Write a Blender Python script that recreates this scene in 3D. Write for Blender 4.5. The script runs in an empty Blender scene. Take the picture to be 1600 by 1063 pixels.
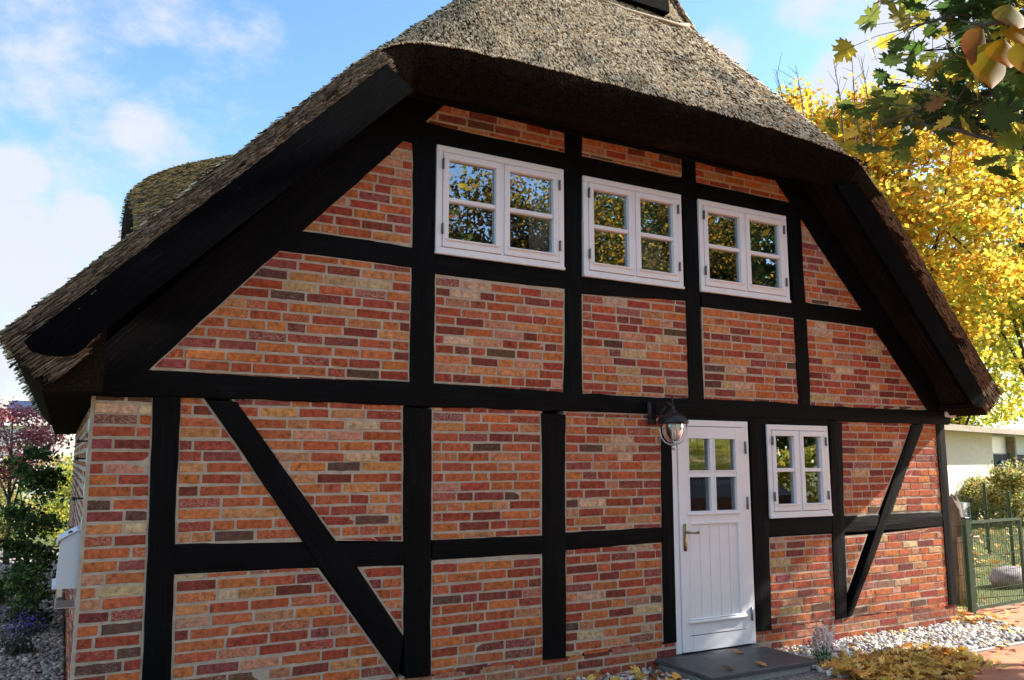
import bpy, math, random
import numpy as np
from mathutils import Vector, Matrix
rnd = random.Random(7)
rng = np.random.default_rng(11)
scene = bpy.context.scene

# ------------------------------------------------------------------ camera
FPX, YAW, PIT, ROL = 1272.95, 0.49986, 0.145242, 0.001542     # focal length in pixels of a 1600 px wide picture
CAM = np.array([-.16, -5.75, 1.75])
def _axes():
    cy, sy, cp, sp, cr, sr = math.cos(YAW), math.sin(YAW), math.cos(PIT), math.sin(PIT), math.cos(ROL), math.sin(ROL)
    fw = np.array([sy*cp, cy*cp, sp]); rt = np.array([cy, -sy, 0.]); up = np.cross(rt, fw)
    return rt*cr+up*sr, -rt*sr+up*cr, fw
RT, UP, FW = _axes()
def ray(px, py): return RT*(px-800)+UP*(531.5-py)+FW*FPX
def at(px, py, Y=0.):
    d = ray(px, py); t = (Y-CAM[1])/d[1]; q = CAM+d*t; return (q[0], q[2])
def gnd(px, py, Z=0.):
    d = ray(px, py); t = (Z-CAM[2])/d[2]; return CAM+d*t
def far(px, py, dist):
    d = ray(px, py); d = d/np.hypot(d[0], d[1]); return CAM+d*dist
def zat(py, px, P):
    """height of a pixel above the ground point P"""
    d = ray(px, py); t = np.hypot(P[0]-CAM[0], P[1]-CAM[1])/np.hypot(d[0], d[1]); return CAM[2]+d[2]*t
cam = bpy.data.cameras.new('camera'); camo = bpy.data.objects.new('camera', cam); scene.collection.objects.link(camo)
cam.sensor_width = 36; cam.lens = FPX/1600*36; cam.clip_start = .05; cam.clip_end = 2000
M = Matrix.Identity(4)
for i in range(3): M[i][0], M[i][1], M[i][2], M[i][3] = RT[i], UP[i], -FW[i], CAM[i]
camo.matrix_world = M
scene.camera = camo

# ------------------------------------------------------------------ light
SUN_EL, SUN_AZ = math.radians(31), math.radians(100)      # azimuth clockwise from +Y
scene.view_settings.view_transform = 'Standard'; scene.view_settings.look = 'None'
scene.view_settings.gamma = 1; scene.view_settings.exposure = 1.65
sunv = Vector((math.sin(SUN_AZ)*math.cos(SUN_EL), math.cos(SUN_AZ)*math.cos(SUN_EL), math.sin(SUN_EL)))
sl = bpy.data.lights.new('sun', 'SUN'); sl.energy = 5.0; sl.angle = math.radians(.53); sl.color = (1, .93, .82)
so = bpy.data.objects.new('sun', sl); scene.collection.objects.link(so); so.rotation_euler = sunv.to_track_quat('Z', 'Y').to_euler()
so.location = (20, -10, 30)
world = bpy.data.worlds.new('World'); scene.world = world; world.use_nodes = True
def build_world():
    nt = world.node_tree; N = nt.nodes; L = nt.links
    for n in list(N): N.remove(n)
    out = N.new('ShaderNodeOutputWorld'); bg = N.new('ShaderNodeBackground'); bg.inputs[1].default_value = .12
    sky = N.new('ShaderNodeTexSky'); sky.sky_type = 'NISHITA'; sky.sun_disc = False
    sky.sun_elevation = SUN_EL; sky.sun_rotation = SUN_AZ; sky.air_density = 1.0; sky.dust_density = .5; sky.ozone_density = 1.2
    tc = N.new('ShaderNodeTexCoord')
    def nz(sc, det, scale=(1, 1, 1.6), rough=.55):
        mp = N.new('ShaderNodeMapping'); mp.inputs['Scale'].default_value = scale; L.new(tc.outputs['Generated'], mp.inputs[0])
        n = N.new('ShaderNodeTexNoise'); n.inputs['Scale'].default_value = sc; n.inputs['Detail'].default_value = det; n.inputs['Roughness'].default_value = rough
        L.new(mp.outputs[0], n.inputs['Vector']); return n.outputs[0]
    def op(o, a, b):
        m = N.new('ShaderNodeMath'); m.operation = o
        for k, v in ((0, a), (1, b)):
            if isinstance(v, (int, float)): m.inputs[k].default_value = v
            else: L.new(v, m.inputs[k])
        return m.outputs[0]
    acc = None
    # cloud banks: bearing and size of each one
    for px, py, r, amp in ((90, 130, .26, .36), (-40, 40, .2, .46), (20, 272, .05, .75), (20, 360, .075, .8), (125, 360, .06, .85), (60, 440, .10, .8), (-20, 560, .14, .8), (214, 196, .05, .62), (262, 205, .04, .4), (340, 60, .1, .3),
                           (1120, 85, .05, .7), (1350, 120, .07, .95), (1420, 70, .08, 1.0), (1480, 20, .07, .9), (1300, -10, .09, .5), (1010, 1120, .02, .0)):
        d = ray(px, py); d = d/np.linalg.norm(d); dp = N.new('ShaderNodeVectorMath'); dp.operation = 'DOT_PRODUCT'; nm = N.new('ShaderNodeVectorMath'); nm.operation = 'NORMALIZE'
        L.new(tc.outputs['Generated'], nm.inputs[0]); L.new(nm.outputs[0], dp.inputs[0]); dp.inputs[1].default_value = tuple(d)
        mr = N.new('ShaderNodeMapRange'); mr.interpolation_type = 'SMOOTHSTEP'; mr.inputs[1].default_value = math.cos(r); mr.inputs[2].default_value = 1.0; mr.inputs[3].default_value = 0; mr.inputs[4].default_value = amp
        L.new(dp.outputs['Value'], mr.inputs[0]); acc = mr.outputs[0] if acc is None else op('MAXIMUM', acc, mr.outputs[0])
    n1 = nz(11, 10, rough=.62); n2 = nz(2.2, 6)
    v = op('ADD', acc, op('MULTIPLY', op('SUBTRACT', n1, .5), 1.7))
    gen = op('MULTIPLY', op('SUBTRACT', n2, .58), 1.6)
    # bright cloud sheets added out of view to fill the facade with neutral light
    for dv, r, amp in (((.1, -.45, .88), .80, .95), ((-.75, -.1, .65), .5, .8)):
        dp = N.new('ShaderNodeVectorMath'); dp.operation = 'DOT_PRODUCT'; nm = N.new('ShaderNodeVectorMath'); nm.operation = 'NORMALIZE'; L.new(tc.outputs['Generated'], nm.inputs[0]); L.new(nm.outputs[0], dp.inputs[0]); dp.inputs[1].default_value = tuple(Vector(dv).normalized())
        mr = N.new('ShaderNodeMapRange'); mr.interpolation_type = 'SMOOTHSTEP'; mr.inputs[1].default_value = math.cos(r); mr.inputs[2].default_value = math.cos(r*.45); mr.inputs[3].default_value = 0; mr.inputs[4].default_value = amp
        L.new(dp.outputs['Value'], mr.inputs[0]); gen = op('MAXIMUM', gen, mr.outputs[0])
    v = op('MAXIMUM', v, gen)
    cr = N.new('ShaderNodeValToRGB'); cr.color_ramp.elements[0].position = .12; cr.color_ramp.elements[1].position = .85; cr.color_ramp.interpolation = 'EASE'
    L.new(v, cr.inputs[0])
    mx = N.new('ShaderNodeMixRGB'); mx.inputs[2].default_value = (2.25, 2.36, 2.62, 1)
    fm = N.new('ShaderNodeMath'); fm.operation = 'MULTIPLY'; fm.inputs[1].default_value = .96
    L.new(cr.outputs[0], fm.inputs[0]); L.new(fm.outputs[0], mx.inputs[0])
    hs = N.new('ShaderNodeHueSaturation'); hs.inputs['Saturation'].default_value = 1.10; hs.inputs['Value'].default_value = .92
    tn = N.new('ShaderNodeMixRGB'); tn.blend_type = 'MULTIPLY'; tn.inputs[0].default_value = 1; tn.inputs[2].default_value = (.88, .95, 1, 1); L.new(sky.outputs[0], tn.inputs[1]); L.new(tn.outputs[0], hs.inputs['Color']); L.new(hs.outputs[0], mx.inputs[1])
    L.new(mx.outputs[0], bg.inputs[0]); L.new(bg.outputs[0], out.inputs[0])
build_world()

# ------------------------------------------------------------------ helpers
def tag(o, label=None, cat=None, group=None, kind=None):
    if label: o['label'] = label
    if cat: o['category'] = cat
    if group: o['group'] = group
    if kind: o['kind'] = kind
    return o
def link(o, parent=None):
    scene.collection.objects.link(o)
    if parent is not None: o.parent = parent
    return o
def thing(name, label, cat, loc=(0, 0, 0), group=None):
    o = bpy.data.objects.new(name, None); o.location = loc; o.empty_display_size = .2
    link(o); return tag(o, label, cat, group)
class MB:
    """collects shapes in world coordinates; build() links them as one mesh"""
    def __init__(s): s.v = []; s.f = []; s.c = []; s.uv = []
    def add(s, vs, fs, col=None, uv=None):
        b = len(s.v); s.v += [tuple(map(float, p)) for p in vs]; s.f += [tuple(b+i for i in f) for f in fs]
        s.c += [col if col is not None else (1, 1, 1, 1)]*len(vs) if not isinstance(col, list) else col
        s.uv += uv if uv is not None else [(p[0]+p[1]*.7, p[2]) for p in vs]
        return s
    def box(s, x0, x1, y0, y1, z0, z1, bev=0.0, col=None):
        if bev <= 0:
            vs = [(x, y, z) for x in (x0, x1) for y in (y0, y1) for z in (z0, z1)]
            s.add(vs, [(0, 1, 3, 2), (4, 6, 7, 5), (0, 4, 5, 1), (2, 3, 7, 6), (0, 2, 6, 4), (1, 5, 7, 3)], col)
        else:
            b = bev; vs = []; X = (x0, x1); Y = (y0, y1); Z = (z0, z1)
            for i in (0, 1):
                for j in (0, 1):
                    for k in (0, 1):
                        sx, sy, sz = (1, -1)[i], (1, -1)[j], (1, -1)[k]
                        vs += [(X[i], Y[j]+sy*b, Z[k]+sz*b), (X[i]+sx*b, Y[j], Z[k]+sz*b), (X[i]+sx*b, Y[j]+sy*b, Z[k])]
            I = lambda i, j, k, a: ((i*2+j)*2+k)*3+a
            fs = []
            for i in (0, 1):
                q = [I(i, 0, 0, 0), I(i, 0, 1, 0), I(i, 1, 1, 0), I(i, 1, 0, 0)]; fs.append(q if i == 0 else q[::-1])
                q = [I(0, i, 0, 1), I(1, i, 0, 1), I(1, i, 1, 1), I(0, i, 1, 1)]; fs.append(q if i == 0 else q[::-1])
                q = [I(0, 0, i, 2), I(0, 1, i, 2), I(1, 1, i, 2), I(1, 0, i, 2)]; fs.append(q if i == 0 else q[::-1])
            for i in (0, 1):
                for j in (0, 1):
                    fs.append([I(i, j, 0, 0), I(i, j, 0, 1), I(i, j, 1, 1), I(i, j, 1, 0)])
                    fs.append([I(i, 0, j, 0), I(i, 0, j, 2), I(i, 1, j, 2), I(i, 1, j, 0)])
                    fs.append([I(0, i, j, 1), I(0, i, j, 2), I(1, i, j, 2), I(1, i, j, 1)])
                    for k in (0, 1): fs.append([I(i, j, k, 0), I(i, j, k, 1), I(i, j, k, 2)])
            s.add(vs, fs, col)
        return s
    def tube(s, pts, rads, n=8, col=None, cap=True):
        pts = [Vector(p) for p in pts]; vs = []; fs = []
        if not hasattr(rads, '__len__'): rads = [rads]*len(pts)
        pu = None
        for i, p in enumerate(pts):
            d = (pts[min(i+1, len(pts)-1)]-pts[max(i-1, 0)]).normalized()
            if pu is None: pu = d.orthogonal().normalized()
            u = (pu-d*pu.dot(d)); u = u.normalized() if u.length > 1e-5 else d.orthogonal().normalized(); pu = u
            w = d.cross(u)
            for k in range(n):
                a = 2*math.pi*k/n; vs.append(p+(u*math.cos(a)+w*math.sin(a))*rads[i])
        for i in range(len(pts)-1):
            for k in range(n): fs.append((i*n+k, i*n+(k+1) % n, (i+1)*n+(k+1) % n, (i+1)*n+k))
        if cap: fs.append(tuple(range(n))[::-1]); fs.append(tuple((len(pts)-1)*n+k for k in range(n)))
        return s.add(vs, fs, col)
    def lathe(s, c, prof, n=24, col=None):
        vs = []; fs = []
        for (r, z) in prof:
            for k in range(n):
                a = 2*math.pi*k/n; vs.append((c[0]+r*math.cos(a), c[1]+r*math.sin(a), c[2]+z))
        for i in range(len(prof)-1):
            for k in range(n): fs.append((i*n+k, i*n+(k+1) % n, (i+1)*n+(k+1) % n, (i+1)*n+k))
        return s.add(vs, fs, col)
    def prism(s, poly, y0, y1, col=None):
        """poly in (x,z), extruded in y"""
        n = len(poly); vs = [(x, y0, z) for x, z in poly]+[(x, y1, z) for x, z in poly]
        fs = [tuple(range(n)), tuple(range(n, 2*n))[::-1]]+[(i, n+i, n+(i+1) % n, (i+1) % n) for i in range(n)]
        return s.add(vs, fs, col)
    def build(s, name, m, parent=None, smooth=False):
        me = bpy.data.meshes.new(name); me.from_pydata(s.v, [], s.f); me.update()
        ca = me.color_attributes.new('Col', 'FLOAT_COLOR', 'POINT')
        ca.data.foreach_set('color', np.array(s.c, dtype=np.float32).ravel())
        uvl = me.uv_layers.new(name='UVMap'); li = np.zeros(len(me.loops), dtype=np.int32); me.loops.foreach_get('vertex_index', li)
        uvl.data.foreach_set('uv', np.array(s.uv, dtype=np.float32)[li].ravel())
        return finish(me, name, m, parent, smooth)
def finish(me, name, m, parent, smooth=False):
    me.materials.append(m)
    if smooth: me.polygons.foreach_set('use_smooth', [True]*len(me.polygons))
    o = bpy.data.objects.new(name, me); link(o)
    if parent is not None:
        o.parent = parent; o.matrix_parent_inverse = Matrix.Translation(-Vector(root_loc(parent)))
    return o
def root_loc(p):
    l = Vector(p.location)
    return l
def fastmesh(name, V, F, m, parent=None, cols=None, smooth=False):
    """V (N,3), F (M,k) arrays"""
    me = bpy.data.meshes.new(name); V = np.asarray(V, dtype=np.float32); F = np.asarray(F, dtype=np.int32); k = F.shape[1]
    me.vertices.add(len(V)); me.vertices.foreach_set('co', V.ravel())
    me.loops.add(F.size); me.loops.foreach_set('vertex_index', F.ravel())
    me.polygons.add(len(F)); me.polygons.foreach_set('loop_start', np.arange(0, F.size, k, dtype=np.int32))
    me.polygons.foreach_set('loop_total', np.full(len(F), k, dtype=np.int32))
    me.update(calc_edges=True); me.validate()
    if cols is not None:
        ca = me.color_attributes.new('Col', 'FLOAT_COLOR', 'POINT'); ca.data.foreach_set('color', np.asarray(cols, dtype=np.float32).ravel())
    return finish(me, name, m, parent, smooth)
def rots(n, tilt=None, ax=None):
    """n random rotation matrices"""
    q = rng.normal(size=(n, 4)); q /= np.linalg.norm(q, axis=1)[:, None]
    w, x, y, z = q.T
    return np.stack([np.stack([1-2*(y*y+z*z), 2*(x*y-z*w), 2*(x*z+y*w)], 1), np.stack([2*(x*y+z*w), 1-2*(x*x+z*z), 2*(y*z-x*w)], 1), np.stack([2*(x*z-y*w), 2*(y*z+x*w), 1-2*(x*x+y*y)], 1)], 1)
def frames(nrm):
    """matrices whose third column is nrm, spun at random"""
    n = nrm/np.linalg.norm(nrm, axis=1)[:, None]
    a = rng.normal(size=n.shape); u = a-n*np.sum(a*n, 1)[:, None]; u /= np.linalg.norm(u, axis=1)[:, None]
    w = np.cross(n, u); return np.stack([u, w, n], 2)
def cloud(name, shape, faces, P, R, S, m, parent=None, cols=None):
    """copies of a small shape (k,3) at points P with rotations R and sizes S, in one mesh"""
    shape = np.asarray(shape, float); k = len(shape); n = len(P)
    S = np.asarray(S, float); S = S[:, None] if S.ndim == 1 else S
    V = np.einsum('nij,nkj->nki', R, shape[None]*S[:, None, :])+P[:, None, :]
    F = (np.arange(n)[:, None, None]*k+np.asarray(faces)[None]).reshape(-1, len(faces[0]))
    C = None if cols is None else np.repeat(np.asarray(cols), k, axis=0)
    return fastmesh(name, V.reshape(-1, 3), F, m, parent, C)
LEAF_Q = [(-.5, 0, .06), (0, -.32, -.02), (.5, 0, .05), (0, .32, .05)]; LEAF_QF = [(0, 1, 3), (1, 2, 3)]

# ------------------------------------------------------------------ materials
def new_mat(name):
    m = bpy.data.materials.new(name); m.use_nodes = True; nt = m.node_tree; b = nt.nodes['Principled BSDF']; return m, nt, b
def noise(nt, scale, detail=4, rough=.5, vec=None, kind='Object', dims=None, dist=0):
    n = nt.nodes.new('ShaderNodeTexNoise'); n.inputs['Scale'].default_value = scale; n.inputs['Detail'].default_value = detail
    n.inputs['Roughness'].default_value = rough; n.inputs['Distortion'].default_value = dist
    if vec is None: vec = nt.nodes.new('ShaderNodeTexCoord').outputs[kind]
    if dims is not None:
        mp = nt.nodes.new('ShaderNodeMapping'); mp.inputs['Scale'].default_value = dims; nt.links.new(vec, mp.inputs[0]); vec = mp.outputs[0]
    nt.links.new(vec, n.inputs['Vector']); return n.outputs[0]
def ramp(nt, fac, stops):
    r = nt.nodes.new('ShaderNodeValToRGB'); e = r.color_ramp.elements
    while len(e) < len(stops): e.new(.5)
    for i, (p, c) in enumerate(stops): e[i].position = p; e[i].color = (*c, 1) if len(c) == 3 else c
    nt.links.new(fac, r.inputs[0]); return r.outputs[0]
def mix(nt, a, b, f, mode='MIX'):
    n = nt.nodes.new('ShaderNodeMixRGB'); n.blend_type = mode
    for i, v in ((0, f), (1, a), (2, b)):
        if isinstance(v, (int, float)): n.inputs[i].default_value = v
        elif isinstance(v, tuple): n.inputs[i].default_value = (*v, 1) if len(v) == 3 else v
        else: nt.links.new(v, n.inputs[i])
    return n.outputs[0]
def bump(nt, b, h, strength=.5, dist=.01):
    n = nt.nodes.new('ShaderNodeBump'); n.inputs['Strength'].default_value = strength; n.inputs['Distance'].default_value = dist
    nt.links.new(h, n.inputs['Height']); nt.links.new(n.outputs[0], b.inputs['Normal'])
def vcol(nt):
    n = nt.nodes.new('ShaderNodeVertexColor'); n.layer_name = 'Col'; return n
def simple(name, col, rough=.6, metal=0, nscale=20, namp=.15, bstr=.15, spec=.5):
    m, nt, b = new_mat(name); f = noise(nt, nscale, 5)
    lo = tuple(c*(1-namp) for c in col); hi = tuple(min(1, c*(1+namp)) for c in col)
    nt.links.new(ramp(nt, f, [(.3, lo), (.7, hi)]), b.inputs['Base Color'])
    b.inputs['Roughness'].default_value = rough; b.inputs['Metallic'].default_value = metal; b.inputs['Specular IOR Level'].default_value = spec
    if bstr: bump(nt, b, f, bstr, .004)
    return m
def mk_brick():
    m, nt, b = new_mat('brick'); vc = vcol(nt); L = nt.links
    n1 = noise(nt, 26, 6, .6); n2 = noise(nt, 110, 4, .6); n3 = noise(nt, 60, 5, .7, dims=(1, 1, 1.7))
    c = mix(nt, vc.outputs['Color'], ramp(nt, n1, [(.28, (.3, .24, .22)), (.5, (.9, .88, .88)), (.72, (1.4, 1.35, 1.2))]), .85, 'MULTIPLY')
    c = mix(nt, c, ramp(nt, n2, [(.3, (.72, .7, .7)), (.7, (1.12, 1.12, 1.12))]), .7, 'MULTIPLY')
    # lime specks and mortar smear; the per-brick amount is the alpha of the attribute
    md = nt.nodes.new('ShaderNodeMath'); md.operation = 'ADD'; L.new(n3, md.inputs[0])
    sc = nt.nodes.new('ShaderNodeMath'); sc.operation = 'MULTIPLY'; sc.inputs[1].default_value = .24; L.new(vc.outputs['Alpha'], sc.inputs[0]); L.new(sc.outputs[0], md.inputs[1])
    sp = ramp(nt, md.outputs[0], [(.62, (0, 0, 0)), (.74, (1, 1, 1))])
    f = nt.nodes.new('ShaderNodeMath'); f.operation = 'MULTIPLY'; f.inputs[1].default_value = .38; L.new(sp, f.inputs[0])
    c = mix(nt, c, (.56, .47, .36), f.outputs[0])
    L.new(c, b.inputs['Base Color']); b.inputs['Roughness'].default_value = .88; b.inputs['Specular IOR Level'].default_value = .25
    bump(nt, b, mix(nt, n2, n1, .5), .7, .006); return m
def mk_mortar():
    m, nt, b = new_mat('mortar'); n1 = noise(nt, 9, 6, .6); n2 = noise(nt, 160, 4, .6)
    c = ramp(nt, n1, [(.3, (.36, .295, .23)), (.55, (.48, .405, .32)), (.75, (.58, .50, .41))])
    c = mix(nt, c, ramp(nt, n2, [(.3, (.75, .75, .75)), (.7, (1.1, 1.1, 1.1))]), .8, 'MULTIPLY')
    nt.links.new(c, b.inputs['Base Color']); b.inputs['Roughness'].default_value = .95; b.inputs['Specular IOR Level'].default_value = .15
    bump(nt, b, mix(nt, n2, noise(nt, 40, 5), .5), .8, .008); return m
def mk_timber(name='black_timber', base=(.0025, .0025, .003), rough=.62, spec=.08):
    m, nt, b = new_mat(name)
    g = noise(nt, 1, 6, .65, kind='UV', dims=(2.2, 60, 1), dist=.4); g2 = noise(nt, 1, 4, .6, kind='UV', dims=(9, 200, 1)); big = noise(nt, 3.5, 4)
    nt.links.new(mix(nt, ramp(nt, g, [(.3, tuple(c*.45 for c in base)), (.58, tuple(c*1.3 for c in base)), (.78, tuple(c*5 for c in base))]), ramp(nt, big, [(.3, (.6, .6, .6)), (.75, (1.5, 1.5, 1.6))]), .8, 'MULTIPLY'), b.inputs['Base Color'])
    nt.links.new(ramp(nt, g2, [(.3, (rough-.12,)*3), (.8, (rough+.2,)*3)]), b.inputs['Roughness']); b.inputs['Specular IOR Level'].default_value = spec
    bump(nt, b, mix(nt, mix(nt, g, g2, .4), big, .3), .8, .009); return m
def mk_thatch():
    m, nt, b = new_mat('thatch'); n1 = noise(nt, 70, 5, .7); n2 = noise(nt, 2.2, 5, .6); n3 = noise(nt, 14, 4, .6)
    c = ramp(nt, n1, [(.34, (.035, .025, .016)), (.5, (.17, .125, .075)), (.68, (.46, .37, .25))])
    c = mix(nt, c, (.22, .165, .07), ramp(nt, n2, [(.55, (0, 0, 0)), (.75, (.4, .4, .4))]))
    c = mix(nt, c, ramp(nt, n3, [(.3, (.65, .62, .58)), (.7, (1.15, 1.15, 1.15))]), .8, 'MULTIPLY')
    nt.links.new(c, b.inputs['Base Color']); b.inputs['Roughness'].default_value = .9; b.inputs['Specular IOR Level'].default_value = .15
    bump(nt, b, mix(nt, n1, n3, .3), 1, .03); return m
def mk_attr(name, rough=.8, spec=.2, trans=0, nscale=30, hue=0):
    m, nt, b = new_mat(name); vc = vcol(nt); n1 = noise(nt, nscale, 3)
    c = mix(nt, vc.outputs['Color'], ramp(nt, n1, [(.3, (.75, .75, .75)), (.7, (1.2, 1.2, 1.2))]), .7, 'MULTIPLY')
    nt.links.new(c, b.inputs['Base Color']); b.inputs['Roughness'].default_value = rough; b.inputs['Specular IOR Level'].default_value = spec
    if trans:
        t = nt.nodes.new('ShaderNodeBsdfTranslucent'); nt.links.new(c, t.inputs[0]); ms = nt.nodes.new('ShaderNodeMixShader'); ms.inputs[0].default_value = trans
        out = nt.nodes['Material Output']; nt.links.new(b.outputs[0], ms.inputs[1]); nt.links.new(t.outputs[0], ms.inputs[2]); nt.links.new(ms.outputs[0], out.inputs[0])
    return m
def mk_glass(name, refl=.28, tint=(.75, .78, .78), ribbed=False):
    m, nt, b = new_mat(name); nt.nodes.remove(b)
    g = nt.nodes.new('ShaderNodeBsdfGlossy'); g.inputs['Roughness'].default_value = .0; g.inputs[0].default_value = (.95, .97, 1, 1)
    t = nt.nodes.new('ShaderNodeBsdfTransparent'); t.inputs[0].default_value = (*tint, 1)
    fr = nt.nodes.new('ShaderNodeFresnel'); fr.inputs[0].default_value = 1.5
    mr = nt.nodes.new('ShaderNodeMapRange'); mr.inputs[1].default_value = .04; mr.inputs[2].default_value = .6; mr.inputs[3].default_value = refl; mr.inputs[4].default_value = .95
    nt.links.new(fr.outputs[0], mr.inputs[0]); ms = nt.nodes.new('ShaderNodeMixShader'); nt.links.new(mr.outputs[0], ms.inputs[0])
    nt.links.new(t.outputs[0], ms.inputs[1]); nt.links.new(g.outputs[0], ms.inputs[2]); nt.links.new(ms.outputs[0], nt.nodes['Material Output'].inputs[0])
    bn = nt.nodes.new('ShaderNodeBump'); bn.inputs['Strength'].default_value = .12 if not ribbed else .25; bn.inputs['Distance'].default_value = .002
    h = noise(nt, 1, 1, dims=(1.5, 1.5, 1.5)) if not ribbed else noise(nt, 1, 2, dims=(60, 1, 2.5))
    nt.links.new(h, bn.inputs['Height']); nt.links.new(bn.outputs[0], g.inputs['Normal']); return m
MAT = dict(
    brick=mk_brick(), mortar=mk_mortar(), timber=mk_timber(), board=mk_timber('stained_board', (.0012, .0012, .002), .75, .03),
    soffit=mk_timber('soffit_board', (.009, .006, .004), .7), thatch=mk_thatch(), eave=simple('shaded_eave_reed', (.016, .011, .0065), 1.0, spec=.02, nscale=60, namp=.7, bstr=1), reed=mk_attr('reed', .85, .15),  # eave: thatch darkened, shade painted into its colour
    white=simple('white_paint', (.76, .76, .80), .38, nscale=6, namp=.03, bstr=.04), grey_metal=simple('grey_metal', (.16, .17, .19), .4, .7),
    brass=simple('aged_brass', (.25, .2, .13), .33, .9), black_metal=simple('black_metal', (.03, .03, .033), .42, .6), dark=simple('dark_gap', (.02, .02, .022), .8),
    steel=simple('steel', (.5, .5, .5), .3, .9), glass=mk_glass('window_glass', .24), rglass=mk_glass('ribbed_glass', .3, (.3, .33, .32), True), lglass=mk_glass('lamp_glass', .1, (.9, .92, .92)),
    room=simple('room_plaster', (.28, .24, .2), .9), curtain=simple('curtain_cloth', (.75, .73, .68), .9), slate=simple('slate_slab', (.06, .062, .07), .5, nscale=12, namp=.3),
    concrete=simple('concrete', (.33, .32, .3), .9, nscale=30, namp=.2, bstr=.3), leaf=mk_attr('leaf', .6, .15, .55), bright_leaf=mk_attr('bright_leaf', .6, .1, .7), litter=mk_attr('leaf_litter', .6, .25, .15),
    pebble=mk_attr('pebble', .7, .3), bark=simple('bark', (.055, .042, .032), .9, nscale=30, namp=.4, bstr=.9), green_metal=simple('green_metal', (.006, .045, .02), .4, .1),
    rock=simple('rock', (.10, .075, .055), .9, nscale=6, namp=.5, bstr=.9), pale_rock=simple('pale_rock', (.26, .22, .23), .85, nscale=9, namp=.3, bstr=.8),
    render=simple('cream_render', (.74, .68, .56), .9, nscale=8, namp=.06), whitewall=simple('white_render', (.75, .75, .76), .85), tile_red=simple('red_tile', (.45, .13, .07), .75, nscale=14, namp=.3),
    felt=simple('roof_felt', (.36, .34, .31), .85, nscale=4, namp=.35), wood_grey=simple('grey_wood', (.28, .22, .16), .85, nscale=9, namp=.3, bstr=.5), mailbox=simple('mailbox_paint', (.62, .63, .68), .35, bstr=.03, namp=.03),
    blue=simple('blue_plastic', (.03, .16, .5), .5), solar=simple('solar_glass', (.03, .04, .08), .2), grass=mk_attr('grass', .7, .2, .3), petal=mk_attr('petal', .7, .2, .3),
    carpaint=simple('car_paint', (.012, .013, .015), .2, .3, bstr=0), rubber=simple('rubber', (.015, .015, .015), .8), candle=simple('orange_glass', (.6, .3, .05), .4))

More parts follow.
